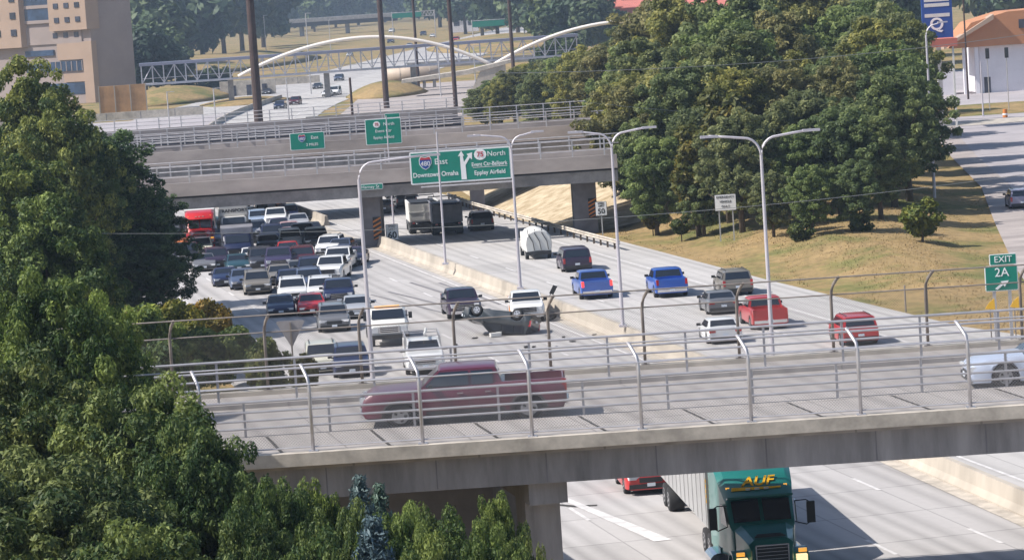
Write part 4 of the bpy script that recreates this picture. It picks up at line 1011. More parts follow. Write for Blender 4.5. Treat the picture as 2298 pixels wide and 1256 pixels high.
# ---- far traffic
FARC = [('van', 752, 214, 'white', 1.15), ('sedan', 736, 217, 'white', 1), ('suv', 630, 246, 'navy', 1), ('suv', 664, 236, 'darkred', 1), ('sedan', 714, 200, 'charcoal', 1),
        ('suv', 762, 182, 'slate', 1), ('suv', 1025, 94, 'red', 1.2), ('sedan', 972, 84, 'white', 1.1), ('suv', 951, 80, 'navy', 1.2), ('suv', 878, 97, 'navy', 1.2), ('van', 880, 73, 'white', 1.2), ('sedan', 786, 127, 'white', 1), ('sedan', 600, 212, 'charcoal', 1), ('sedan', 920, 105, 'silver', 1)]
FL = ['white van on the far freeway under the footbridge', 'white car beside the white van on the far freeway', 'navy SUV on the far ramp near the left dark pole', 'dark red SUV on the far ramp right of the navy one', 'charcoal car on the far freeway left of the white van',
      'slate SUV under the far footbridge', 'red SUV climbing the distant freeway', 'white sedan left of the red SUV on the distant freeway', 'navy SUV left of the white sedan on the distant freeway', 'navy SUV below the distant overpass beside the tall dark pole', 'white van under the distant overpass', 'white car just above the footbridge roof', 'charcoal car at the foot of the far footbridge', 'silver car on the distant freeway right of the tall dark pole']
for (k, x, y, c, s_), lab in zip(FARC, FL):
    o = get(k); place(o, (x, y), SPEC[k]['L'], C_[c], lab, 'car' if k == 'sedan' else k, True, 0, 'far traffic', scale=s_)
    o.rotation_euler = (0, 0, R(-95)); 
# ---------------------------------------------------------------- lamp posts, poles, wires
def lamp_post(base, z0, h, label, arms=((-1, 2.6), (1, 2.4)), r0=.11, group='freeway lamp posts', lean=0, yaw=0):
    f = empty('lamp_post', (base.x, base.y, z0), yaw, label=label, cat='lamp post')
    MB().tube([(0, 0, 0), (0, 0, h * .5), (0, 0, h)], [r0, r0 * .8, r0 * .62], 10).build('pole', MT['pole_metal'], f)
    MB().box((0, 0, .06), (.42, .42, .12)).build('base', MT['pole_metal'], f)
    for sg, ln in arms:
        pts = [(0, 0, h - .05)]
        for k in range(1, 7):
            th = math.pi / 2 * k / 6; pts.append((sg * .75 * (1 - math.cos(th)), 0, h - .05 + .85 * math.sin(th)))
        pts += [(sg * (.75 + ln * .5), 0, h + .9), (sg * (.75 + ln), 0, h + .98)]
        mb = MB(); mb.smooth = True; mb.tube(pts, .055, 8); mb.build('arm', MT['pole_metal'], f)
        MB().prism([(sg * (.75 + ln) - .38, -.13, 0), (sg * (.75 + ln) + .40, -.08, 0), (sg * (.75 + ln) + .40, .08, 0), (sg * (.75 + ln) - .38, .13, 0)], (0, 0, .11)).build('luminaire', MT['pole_metal'], f).location = (0, 0, h + .90)
    return f
lamp_post(at(1000, 595, .8), .85, 9.0, 'slim lamp pole on the median barrier left of the big green sign arrow', arms=(), r0=.09)
lamp_post(at(1168, 650, .8), .85, 8.6, 'double arm lamp post on the median barrier just right of the big green sign', arms=((-1, 1.5), (1, .9)))
lamp_post(at(1398, 735, .8), .85, 9.6, 'double arm lamp post in front of the right end of the first overpass', arms=((-1, 1.15), (1, 1.3)))
lamp_post(st(134, 41.0, 0), .85, 10.3, 'double arm lamp post standing in front of the bright red pickup', arms=((-1, 1.55), (1, 1.55)))
lamp_post(at(839, 880), 0, 10.5, 'single arm lamp post left of the big green sign, nearest the camera', arms=((1, 2.9),), r0=.13)
lamp_post(at(2098, 452), 0, 13.2, 'tall lamp post before the dark trees beside the side street', arms=((1, .6),), r0=.13)
lamp_post(at(884, 512), 0, 9.3, 'thin lamp pole behind the speed limit sign at the median', arms=(), r0=.08)
def dark_pole(px, Y, h, r, label):
    p = dep(px[0], px[1], Y); f = empty('utility_pole', (p.x, p.y, 0), label=label, cat='utility pole', group=None)
    MB().tube([(0, 0, 0), (0, 0, h)], [r, r * .72], 12).build('pole', MT['weathered_steel'], f); return f
dark_pole((584, 318), 400, 34, .60, 'thick dark steel pole left of the footbridge arch, widest of the dark poles')
dark_pole((868, 243), 520, 44, .50, 'tall dark steel pole behind the right green sign')
dark_pole((1023, 240), 500, 44, .36, 'tall dark steel pole right of the beige tank')
dark_pole((940, 200), 610, 50, .28, 'thin dark pole passing in front of the beige tank')
dark_pole((1153, 170), 560, 48, .34, 'dark steel pole at the right end of the footbridge')
dark_pole((795, 315), 405, 8.6, .20, 'short brown pole standing between the two small green signs')
def wire(a, b_, sag, r, label):
    mb = MB(); mb.tube([a.lerp(b_, k / 24) - Vector((0, 0, sag * 4 * (k / 24) * (1 - k / 24))) for k in range(25)], r, 5)
    o = mb.build('power_line', MT['wire']); return tag(o, label, 'cable', 'overhead cables')
wire(dep(1060, 165, 210), dep(2420, 60, 230), .8, .022, 'overhead cable crossing the upper right trees towards the orange building')
wire(dep(-50, 520, 150), dep(2420, 374, 165), 1.2, .014, 'overhead cable passing in front of the overpass piers and the lower trees')
wire(dep(1250, 222, 230), dep(2300, 262, 250), .8, .014, 'faint overhead cable through the middle of the right trees')

# ---------------------------------------------------------------- signs
def panel_sign(name, w, h, m_, root, loc=(0, 0, 0), border='sign_white', th=.05, rad=.12, yaw=0):
    """board with rounded corners, white edge; faces -y; origin at the lower middle"""
    def rr(w, h, r, y, z0=0):
        pts = []
        for cx, cz, a0 in ((w/2 - r, z0 + r, -90), (w/2 - r, z0 + h - r, 0), (-w/2 + r, z0 + h - r, 90), (-w/2 + r, z0 + r, 180)):
            for k in range(4): a = R(a0 + 30 * k); pts.append((cx + math.cos(a) * r, y, cz + math.sin(a) * r))
        return pts
    o = MB().prism(rr(w, h, rad, 0), (0, th, 0)).build(name, MT[border], root); o.location = loc
    e = w * .012 + .02
    mb = MB(); mb.prism(rr(w - 2 * e, h - 2 * e, max(.02, rad - e), -.012, e), (0, .01, 0)); q = mb.build('face', MT[m_], o)
    return o
FLAT = (R(90), 0, 0)
def shield(root, x, z, s, kind, num):
    if kind == 'interstate':
        out = [(-.5, .25), (-.38, .5), (0, .42), (.38, .5), (.5, .25), (.5, -.1), (.28, -.42), (0, -.58), (-.28, -.42), (-.5, -.1)]
        mb = MB(); mb.prism([(x + a * s, -.02, z + b * s) for a, b in out], (0, -.012, 0)); o = mb.build('shield', MT['sign_white'], root)
        mb = MB(); mb.prism([(x + a * s * .9, -.035, z + b * s * .9) for a, b in out], (0, -.008, 0)); mb.build('shield_face', MT['sign_blue'], root)
        mb = MB(); mb.prism([(x + a * s * .9, -.045, z + b * s * .9) for a, b in [(-.5, .25), (-.38, .5), (0, .42), (.38, .5), (.5, .25)]], (0, -.006, 0)); mb.build('shield_band', MT['sign_red'], root)
        text_mesh(num, s * .52, 'sign_white', root, (x, -.055, z - .1 * s), FLAT)
    else:
        mb = MB(); mb.prism([(x + math.cos(R(22.5 + 30 * k)) * s * .56, -.02, z + math.sin(R(22.5 + 30 * k)) * s * .5) for k in range(12)], (0, -.014, 0)); mb.build('shield', MT['sign_white'], root)
        text_mesh(num, s * .62, 'sign_red', root, (x, -.045, z), FLAT, bold=.02)
def green_sign(loc, w, h, label, yaw=0):
    f = empty('guide_sign', loc, yaw, label=label, cat='road sign')
    panel_sign('board', w, h, 'sign_green', f); return f
# the big overhead sign bolted to the first overpass
p = dep(1036, 408, 236.4); q0 = dep(922, 414, 236.4); q1 = dep(1149, 404, 236.4)
W = (q1 - q0).length; Hs = (dep(1030, 335, 236.4) - dep(1034, 408, 236.4)).length
sg_ = green_sign((p.x, 236.4, p.z), W, Hs, 'big green freeway sign with forked white arrow on the first overpass')
shield(sg_, -W * .345, Hs * .66, .95, 'interstate', '480')
text_mesh('East', .62, 'sign_white', sg_, (-W * .19, -.02, Hs * .66), FLAT)
text_mesh('Downtown Omaha', .50, 'sign_white', sg_, (-W * .25, -.02, Hs * .28), FLAT, bold=.012, wid=.88)
shield(sg_, W * .20, Hs * .80, .85, 'us', '75')
text_mesh('North', .55, 'sign_white', sg_, (W * .36, -.02, Hs * .80), FLAT)
text_mesh('Event Ctr-Ballpark', .42, 'sign_white', sg_, (W * .285, -.02, Hs * .50), FLAT, bold=.012, wid=.86)
MB().bb((W * .12, -.03, Hs * .405), (W * .46, -.018, Hs * .418)).build('underline', MT['sign_white'], sg_)
text_mesh('Eppley Airfield', .45, 'sign_white', sg_, (W * .285, -.02, Hs * .24), FLAT, bold=.012, wid=.9)
mb = MB()
x = W * .015
mb.prism([(x - .12 + .02, -.02, Hs * .07), (x + .30, -.02, Hs * .07), (x + .26, -.02, Hs * .5), (x + .62, -.02, Hs * .72), (x + .78, -.02, Hs * .66), (x + .82, -.02, Hs * .88), (x + .40, -.02, Hs * .84), (x + .50, -.02, Hs * .78), (x + .16, -.02, Hs * .60), (x + .10, -.02, Hs * .80), (x + .22, -.02, Hs * .78), (x - .0, -.02, Hs * .95), (x - .28, -.02, Hs * .78), (x - .12, -.02, Hs * .80)], (0, -.012, 0))
mb.build('arrow', MT['sign_white'], sg_)
mb = MB(); mb.bb((-W * .40, -1.0, -.22), (W * .50, -.1, -.14)); mb.tube([(-W * .40, -1.0, -.14), (W * .5, -1.0, -.14)], .05, 6)
mb.build('catwalk', MT['galvanised'], sg_)
for k in (-.38, -.12, .14, .42): mb = MB(); mb.bb((W * k, .06, -.2), (W * k + .12, 1.2, -.05)); mb.bb((W * k, .06, Hs * .2), (W * k + .12, .14, Hs * .9)); mb.build('bracket', MT['galvanised_dark'], sg_)
# street name sign on the overpass face
q0, q1 = dep(804, 428, 237.2), dep(859, 424, 237.2)
hs_ = green_sign(((q0.x + q1.x) / 2, 237.2, (q0.z + q1.z) / 2), 1.95, .46, 'small green street name sign on the overpass beside the left lamp post')
text_mesh('Harney St', .34, 'sign_white', hs_, (0, -.02, .22), FLAT)
# two smaller guide signs on the second overpass
q0, q1, q2 = dep(652, 338, 269.2), dep(730, 334, 269.2), dep(652, 299, 269.2)
h_ = (q2 - q0).length
a1 = green_sign(((q0.x + q1.x) / 2, 269.2, (q0.z + q1.z) / 2), (q1 - q0).length, h_, 'smaller green sign with a blue route shield on the second overpass, left one')
shield(a1, -.45, h_ * .68, .62, 'interstate', '480'); text_mesh('East', .40, 'sign_white', a1, (.65, -.02, h_ * .68), FLAT); text_mesh('2 MILES', .32, 'sign_white', a1, (.4, -.02, h_ * .28), FLAT)
q0, q1, q2 = dep(822, 326, 269.2), dep(903, 322, 269.2), dep(822, 268, 269.2)
h_ = (q2 - q0).length; w_ = (q1 - q0).length
a2 = green_sign(((q0.x + q1.x) / 2, 269.2, (q0.z + q1.z) / 2), w_, h_, 'green sign with small exit tab on the second overpass, right one')
shield(a2, -.55, h_ * .78, .55, 'us', '75'); text_mesh('North', .38, 'sign_white', a2, (.5, -.02, h_ * .78), FLAT)
text_mesh('Event Ctr', .36, 'sign_white', a2, (0, -.02, h_ * .52), FLAT); text_mesh('Eppley Airfield', .34, 'sign_white', a2, (0, -.02, h_ * .27), FLAT, wid=.9)
panel_sign('exit_tab', w_ * .42, .38, 'sign_green', a2, (w_ * .27, 0, h_ + .02), rad=.05)
# ground signs
def post_sign(loc, w, h, zb, label, m_='sign_white', posts=(0,), border='sign_black', yaw=0, cat='road sign'):
    f = empty('road_sign', loc, yaw, label=label, cat=cat)
    for x in posts: MB().box((x, .06, (zb + h) / 2), (.09, .06, zb + h)).build('post', MT['trailer_grey'], f)
    b = panel_sign('board', w, h, m_, f, (0, 0, zb), border=border, th=.02, rad=.06); return f
def speed(px, z, w, h, zb, num, label):
    p = at(px[0], px[1], z); f = post_sign(p, w, h, zb, label)
    text_mesh('SPEED', h * .17, 'sign_black', f, (0, -.02, zb + h * .86), FLAT); text_mesh('LIMIT', h * .17, 'sign_black', f, (0, -.02, zb + h * .68), FLAT)
    text_mesh(num, h * .56, 'sign_black', f, (0, -.02, zb + h * .30), FLAT, bold=.02)
speed((882, 549), 0, .98, 1.25, .35, '60', 'white speed limit sign reading 60 at the median shadow')
q = dep(1350, 484, 236); f = post_sign(Vector((q.x, 236, 0)), .88, dep(1350, 452, 236).z - q.z, q.z, 'white speed limit sign right of the right striped overpass pier')
for tx, sz_, zz in (('SPEED', .18, .86), ('LIMIT', .18, .68), ('50', .56, .30)): text_mesh(tx, sz_, 'sign_black', f, (0, -.02, q.z + 1.09 * zz), FLAT, bold=.015)
p = at(1633, 541, .4); f = post_sign(p, 1.55, 1.18, 2.15, 'wide white sign on two posts at the edge of the right trees', posts=(-.48, .48))
text_mesh('EMERGENCY', .22, 'sign_black', f, (0, -.02, 3.12), FLAT); text_mesh('VEHICLE', .22, 'sign_black', f, (0, -.02, 2.8), FLAT); text_mesh('ONLY', .22, 'sign_black', f, (0, -.02, 2.46), FLAT)
# exit sign
Ye = 140.0
q0, q1, q2 = dep(2212, 655, Ye), dep(2286, 650, Ye), dep(2210, 598, Ye)
w_ = (q1 - q0).length; h_ = (q2 - q0).length
ex = empty('exit_sign', ((q0.x + q1.x) / 2, Ye, 0), label='green exit sign reading 2A with a white arrow at the right edge', cat='road sign'); zb = (q0.z + q1.z) / 2
for x in (-.35, .35): MB().box((x, .08, zb / 2 + .3), (.14, .12, zb + .6)).build('post', MT['galvanised'], ex)
b = panel_sign('board', w_, h_, 'sign_green', ex, (0, 0, zb), rad=.08)
tb = panel_sign('exit_tab', w_ * .82, .50, 'sign_green', ex, (w_ * .07, 0, zb + h_ + .02), rad=.06)
text_mesh('EXIT', .40, 'sign_white', ex, (w_ * .07, -.02, zb + h_ + .27), FLAT)
text_mesh('2A', .56, 'sign_white', ex, (.02, -.02, zb + h_ * .72), FLAT)
mb = MB(); mb.prism([(-.32, -.02, zb + .12), (-.22, -.02, zb + .06), (.06, -.02, zb + .28), (.12, -.02, zb + .18), (.32, -.02, zb + .46), (-.05, -.02, zb + .44), (.0, -.02, zb + .36)], (0, -.012, 0)); mb.build('arrow', MT['sign_white'], ex)
for k, (px, lab) in enumerate((((2222, 682), 'left yellow pointed marker below the exit sign'), ((2277, 678), 'right yellow pointed marker below the exit sign'))):
    p = dep(px[0], px[1], Ye - 1); f = empty('warning_marker', (p.x, p.y, 0), label=lab, cat='marker')
    MB().prism([(-.22, 0, p.z - .2), (.22, 0, p.z - .26), (.2, 0, p.z + .25), (-.05, 0, p.z + .05)], (0, .05, 0)).build('panel', MT['sign_yellow'], f)
    MB().box((0, .09, p.z / 2), (.05, .05, p.z)).build('post', MT['galvanised_dark'], f)
for k, (px, hh) in enumerate((((2033, 700), 1.5), ((2082, 702), 1.6))):
    p = at(*px); o = MB().tube([(0, 0, 0), (0, 0, hh)], .05, 6).build('marker_post', MT['galvanised_dark']); o.location = p
    tag(o, ['left slim post in the grass near the exit ramp', 'right slim post in the grass near the exit ramp'][k], 'post')
# back of a yield sign
p = dep(657, 800, 150); zt = dep(655, 722, 150).z; zb = dep(660, 775, 150).z
f = empty('yield_sign', (p.x, p.y, 0), label='grey back of a yield sign standing behind the fence left of the lamp post', cat='road sign')
s_ = (zt - zb)
MB().prism([(-.60 * s_, 0, s_), (-.52 * s_, 0, s_ * 1.06), (.52 * s_, 0, s_ * 1.06), (.60 * s_, 0, s_), (.05 * s_, 0, 0), (-.05 * s_, 0, 0)], (0, .03, 0)).build('panel', MT['sign_back'], f).location = (0, 0, zb)
MB().box((0, -.04, (zb + s_) / 2), (.08, .06, zb + s_)).build('post', MT['galvanised_dark'], f)
# striped plates on the piers of the first overpass
hazard((-10.5 + .42, 239.42, .55), .62, 1.75, 0, 'striped marker on the overpass pier nearest the median', 1)
hazard((6.0 + .55, 239.42, 1.15), .62, 1.5, 0, 'striped marker on the right overpass pier beside the speed limit sign', 1)
hazard((-20.4 + .25, 275.3, .9), .6, 2.0, 0, 'striped marker on the left overpass pier behind the jam', -1)
hazard((-2.5 + .35, 271.6, 2.3), .45, 1.2, 0, 'small striped marker on the overpass pier behind the black SUV', -1)
# ---------------------------------------------------------------- trees and shrubs
rng = np.random.default_rng(11)
def leaf_mesh(name, centres, radii, nleaf, size, m_, flat=.75, elong=1.5):
    """leaf-sized faces scattered through many overlapping clumps"""
    C = np.array(centres); Rr = np.array(radii); w = Rr ** 2; w /= w.sum()
    idx = rng.choice(len(C), nleaf, p=w)
    d = rng.normal(size=(nleaf, 3)); d /= np.linalg.norm(d, axis=1)[:, None]
    rad = Rr[idx] * rng.uniform(.62, 1.08, nleaf)
    pos = C[idx] + d * rad[:, None] * np.array([1, 1, flat])
    nrm = d * .8 + rng.normal(size=(nleaf, 3)) * .55 + np.array([0, 0, .45]); nrm /= np.linalg.norm(nrm, axis=1)[:, None]
    a = np.cross(nrm, rng.normal(size=(nleaf, 3))); a /= np.linalg.norm(a, axis=1)[:, None]; b = np.cross(nrm, a)
    s = size * rng.uniform(.55, 1.35, nleaf)[:, None]
    v = np.empty((nleaf, 4, 3)); v[:, 0] = pos - a * s * elong * .5; v[:, 1] = pos + b * s * .36; v[:, 2] = pos + a * s * elong * .5; v[:, 3] = pos - b * s * .36
    v[:, 1] += nrm * s * .12; v[:, 3] += nrm * s * .12
    me = bpy.data.meshes.new(name); n = nleaf * 4
    me.vertices.add(n); me.vertices.foreach_set('co', v.reshape(-1)); me.loops.add(n); me.loops.foreach_set('vertex_index', np.arange(n, dtype=np.int32))
    me.polygons.add(nleaf); me.polygons.foreach_set('loop_start', np.arange(0, n, 4, dtype=np.int32)); me.polygons.foreach_set('loop_total', np.full(nleaf, 4, np.int32))
    ctone = rng.uniform(-.22, .22, len(C))
    tone = np.repeat(rng.uniform(-.12, .40, nleaf) + ctone[idx], 4)
    at_ = me.attributes.new('tone', 'FLOAT', 'POINT'); at_.data.foreach_set('value', tone.astype(np.float32))
    me.materials.append(MT[m_]); me.update(); me.validate(); return me
def crown_clumps(R_, H_, z0, n, rc, seed, squash=1.0, low=.0):
    r = random.Random(seed); out = []; rad = []
    for i in range(n):
        u = r.uniform(-1 + low, 1); th = r.uniform(0, 2 * math.pi); k = math.sqrt(max(0, 1 - u * u)); q = r.uniform(.35, .96 - .22 * abs(u))
        bul = 1 + .18 * math.sin(3 * th + seed) + .12 * math.sin(5 * th + 2 * seed)
        out.append((math.cos(th) * k * R_ * q * bul, math.sin(th) * k * R_ * q * bul, z0 + H_ / 2 + u * H_ / 2 * q)); rad.append(rc * r.uniform(.6, 1.25))
    return out, rad
def trunk_mesh(h, r, R_, seed, nb=7):
    rr = random.Random(seed); mb = MB(); mb.smooth = True
    pts = [(0, 0, -.3), (.05 * h * rr.uniform(-1, 1) * .3, 0, h * .3), (.04 * h * rr.uniform(-1, 1) * .4, .03 * h * rr.uniform(-1, 1), h * .6), (0, 0, h * .9)]
    mb.tube(pts, [r * 1.25, r, r * .7, r * .2], 8)
    for i in range(nb):
        th = i * 2.4 + rr.uniform(-.4, .4); z = h * rr.uniform(.22, .6)
        e = Vector((math.cos(th) * R_ * .7, math.sin(th) * R_ * .7, z + h * rr.uniform(.12, .3)))
        mb.tube([(0, 0, z), e * .5 + Vector((0, 0, z * .42)), e], [r * .45, r * .28, r * .08], 6)
    o = mb.build('trunk', MT['bark']); me = o.data; bpy.data.objects.remove(o); return me
def tree_proto(key, H, R_, nleaf, size, m_, nclump=46, rc=None, z0=None, seed=1, flat=.75, shape=None, trunk=True, low=0, elong=1.5):
    z0 = H * .16 if z0 is None else z0
    c, r = shape(seed) if shape else crown_clumps(R_, H - z0, z0, nclump, rc or R_ * .27, seed, low=low)
    if not shape:                       # fit the clumps to the crown's measured height and spread
        top = max(p[2] + q * flat for p, q in zip(c, r)); far_ = sorted(math.hypot(p[0], p[1]) + q for p, q in zip(c, r))[int(len(c) * .97)]
        kz, kr = (H - z0) / (top - z0), R_ * 1.02 / far_
        c = [(p[0] * kr, p[1] * kr, z0 + (p[2] - z0) * kz) for p in c]
    return dict(H=H, R=R_, crown=leaf_mesh('crown', c, r, nleaf, size, m_, flat, elong), trunk=trunk_mesh(H * .82, max(.06, H * .022), R_, seed) if trunk else None)
def plant(pr, loc, scale, tint, label, cat='tree', group=None, yaw=0, name='tree', sz=None):
    f = empty(name, loc, yaw, label=label, cat=cat, group=group); f.scale = (scale, scale, sz or scale)
    o = link(bpy.data.objects.new('crown', pr['crown']), f); o.color = (*tint, 1)
    if pr['trunk']: link(bpy.data.objects.new('trunk', pr['trunk']), f)
    return f
MID = [tree_proto('m%d' % i, 13 + i % 3, 5.0, 36000, .25, 'leaf_mid', nclump=300, rc=.62, seed=20 + i, z0=.2) for i in range(5)]
# right-hand wood: real trees one behind the other
def wood_edge(y):       # left and right limits of the wood at distance y
    pts = [(212, 20, 23), (222, 14, 26.3), (232, 11, 29.2), (250, 9.5, 31), (290, 13, 35), (330, 12, 39), (370, 6, 44), (420, -2, 48), (465, -4.5, 52)]
    for (y0, a0, b0), (y1, a1, b1) in zip(pts, pts[1:]):
        if y <= y1: k = max(0, (y - y0) / (y1 - y0)); return a0 + (a1 - a0) * k, b0 + (b1 - b0) * k
    return pts[-1][1:]
TINTS = [(1, 1, 1), (.86, .96, .88), (1.2, 1.08, .85), (.78, .92, .85), (1.35, 1.2, .8), (.95, 1.1, .85), (1.1, .95, .9), (.88, .92, .85)]
WOODLAB = 'leafy deciduous tree standing in the dense wood on the right of the freeway'
rw = random.Random(5); rows = [215, 224, 234, 243, 252, 262, 276, 292, 310, 332, 356, 384, 420, 455]
nwood = 0
ORD = ['first', 'second', 'third', 'fourth', 'fifth', 'sixth', 'seventh', 'eighth', 'ninth', 'tenth', 'eleventh', 'twelfth', 'thirteenth', 'fourteenth', 'fifteenth']
for ri, y in enumerate(rows):
    a, b_ = wood_edge(y); step = 3.2 if ri < 3 else 4.0 if ri < 5 else 5.6 if ri < 10 else 6.4
    n = max(2, int((b_ - a) / step))
    for k in range(n + 1):
        x = a + (b_ - a) * (k + rw.uniform(-.25, .25)) / n; yy = y + rw.uniform(-2.5, 2.5)
        hsc = [.46, .62, .76, .88, .98, 1.06, 1.14, 1.22, 1.26, 1.26, 1.2, 1.08, .85, .6][ri] * rw.uniform(.85, 1.12)
        if ri < 10 and k == 0: hsc *= .8
        # near the left end beyond the overpasses the wood is lower
        if x < 3 and y > 300: hsc *= .72
        elif x < 9 and y > 300: hsc *= .9
        pxx = 1149 + 7000 * x / yy; lim = 190 if pxx < 1100 else 140 if pxx < 1200 else 128 if pxx < 1300 else 75 if pxx < 1360 else 45 if pxx < 1500 else None
        if lim: hsc = min(hsc, dep(pxx, lim, yy).z / 14.2)
        t = TINTS[rw.randrange(8)]
        plant(MID[rw.randrange(5)], (x, yy, gz(x, yy) - .2), hsc * .95, t, WOODLAB if ri > 2 else '%s tree from the left in the %s row of the right wood' % (ORD[k], ('front', 'second', 'third')[ri]), group='trees of the right wood', yaw=rw.uniform(0, 6.28)); nwood += 1
for k, (px, yt, Y) in enumerate(((1085, 195, 428), (1118, 170, 434), (1150, 150, 426), (1185, 140, 430), (1220, 132, 422), (1258, 125, 415), (1295, 112, 400))):
    p = dep(px, yt, Y); pr = MID[k % 5]
    plant(pr, (p.x, Y, -.3), .82, TINTS[(0, 5, 2, 4)[k % 4]], '%s tree from the left in the low row behind the second overpass' % ORD[k], group='trees of the right wood', yaw=k * 1.3, sz=(p.z + .3) / pr['H'])
# a few that stand out
yb = tree_proto('yb', 9, 2.4, 9000, .34, 'leaf_gold', nclump=36, rc=.8, seed=91, z0=1)
plant(yb, (13.8, 226, .4), .9, (1.1, 1.05, .7), 'slender yellow green vine covered tree at the edge of the right wood')
plant(yb, (16.4, 230, .6), 1.15, (1.0, 1.0, .75), 'taller yellowish tree just behind the slender yellow green one')
sh = tree_proto('sh', 3.6, 1.9, 5000, .22, 'leaf_gold', nclump=30, rc=.62, seed=71, z0=.3)
plant(sh, at(2072, 556, .2), .95, (.95, 1.25, .8), 'rounded yellow green bush standing alone on the dry grass', 'bush', name='bush')
plant(sh, at(1466, 526, .2), .5, (.9, .8, .6), 'small dry thorny bush at the foot of the right wood', 'bush', name='bush')
for k, (x, y, sc, lab) in enumerate(((1935, 545, .55, 'low bush at the right foot of the wood'), (1530, 538, .5, 'low dark bush left of the two post sign'), (1800, 560, .6, 'low bush below the middle of the right wood'))):
    plant(sh, at(x, y, .2), sc, (.55, .8, .7), lab, 'bush', name='bush')

# left-hand trees between the camera and the freeway
NEAR = [tree_proto('n%d' % i, 11.5, 4.4, 135000, .098, 'leaf_near', nclump=620, rc=.42, seed=50 + i, z0=1.5, elong=1.8) for i in range(3)]
LM = [tree_proto('l%d' % i, 14, 5.0, 80000, .16, 'leaf_near', nclump=460, rc=.54, seed=60 + i, z0=1.2) for i in range(2)]
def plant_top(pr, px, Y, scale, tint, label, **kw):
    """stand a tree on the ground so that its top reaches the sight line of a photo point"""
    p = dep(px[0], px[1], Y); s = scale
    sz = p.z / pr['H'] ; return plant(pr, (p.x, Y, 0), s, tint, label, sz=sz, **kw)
plant_top(NEAR[0], (300, 835), 72, .68, (1.05, 1.08, .95), 'large leafy near tree overlapping the left end of the near overpass', yaw=.4)
plant_top(NEAR[1], (430, 915), 69, .50, (.95, 1.05, .95), 'near tree whose twigs reach the curb of the near overpass', yaw=2)
plant_top(NEAR[2], (90, 590), 84, .66, (1.0, 1.1, .8), 'bright green tree at the left edge above the lower near trees', yaw=1)
plant_top(NEAR[1], (40, 760), 74, .8, (1.05, 1.0, .85), 'tree at the left edge left of the large leafy near tree', yaw=4)
plant_top(NEAR[2], (215, 650), 95, .46, (1.2, 1.3, .8), 'yellowish green tree in front of the dark shaded tree', yaw=5)
plant_top(NEAR[0], (90, 1000), 62, .8, (.9, .9, .9), 'lowest dark near tree in the bottom left corner', yaw=2.2)
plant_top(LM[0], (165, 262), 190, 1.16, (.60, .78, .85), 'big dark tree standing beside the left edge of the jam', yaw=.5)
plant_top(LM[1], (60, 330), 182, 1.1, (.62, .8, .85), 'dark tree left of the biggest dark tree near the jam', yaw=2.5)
plant_top(LM[0], (318, 420), 194, .64, (.55, .72, .78), 'shaded tree leaning over the shoulder left of the jam', yaw=1.2)  # dark bluish tint paints shade into the crown
plant_top(LM[1], (325, 510), 184, .60, (.42, .58, .68), 'low dark shaded tree at the left shoulder of the freeway', yaw=3)  # crown shade put into the tint, darker still
plant_top(LM[1], (50, 120), 185, .95, (1.45, 1.3, 1.0), 'olive tree at the top left in front of the tall building', yaw=4)
plant_top(LM[0], (120, 215), 180, .75, (1.35, 1.25, 1.0), 'olive tree right of the topmost left tree', yaw=5)
plant_top(LM[0], (10, 330), 150, .9, (1.1, 1.1, .8), 'olive green tree at the left edge halfway up', yaw=5.4)
plant_top(LM[1], (90, 430), 128, .7, (.9, 1.0, .8), 'mid green tree at the left between the olive and the bright green trees', yaw=.4)
plant_top(LM[1], (200, 275), 200, .6, (.9, 1.0, 1.0), 'grey green tree behind the big dark tree', yaw=2)
# bushes
bs = tree_proto('bs', 3.2, 2.3, 16000, .15, 'leaf_gold', nclump=60, rc=.5, seed=81, z0=.0, trunk=False, low=.5)
bg_ = tree_proto('bg', 3.2, 2.3, 16000, .15, 'leaf_near', nclump=60, rc=.5, seed=82, z0=.0, trunk=False, low=.5)
for (x, y, Y, sc, pr, tint, lab) in (
    (455, 668, 166, .72, bs, (1.9, 1.4, .9), 'orange tinged bush between the fence and the left lanes'),
    (385, 670, 162, .8, bs, (1.7, 1.7, .9), 'golden green bush left of the orange tinged bush'),
    (315, 680, 156, .8, bg_, (1.5, 1.5, .9), 'yellow green bush at the left end of the roadside bushes'),
    (520, 730, 158, .68, bg_, (1.0, 1.0, .85), 'green bush behind the far fence left of the yield sign'),
    (440, 735, 152, .8, bg_, (1.1, 1.1, .9), 'mid green bush behind the left end of the far fence'),
    (590, 755, 150, .50, bg_, (1.0, .9, .8), 'low bush at the foot of the yield sign'),
    (680, 790, 148, .34, bs, (.7, .7, .6), 'small dry bush right of the yield sign'),
    (350, 760, 140, .8, bg_, (.9, 1.0, .9), 'green bush half hidden by the near tree at the left')):
    plant_top(pr, (x, y), Y, sc * 1.15, tint, lab, cat='bush', name='bush')
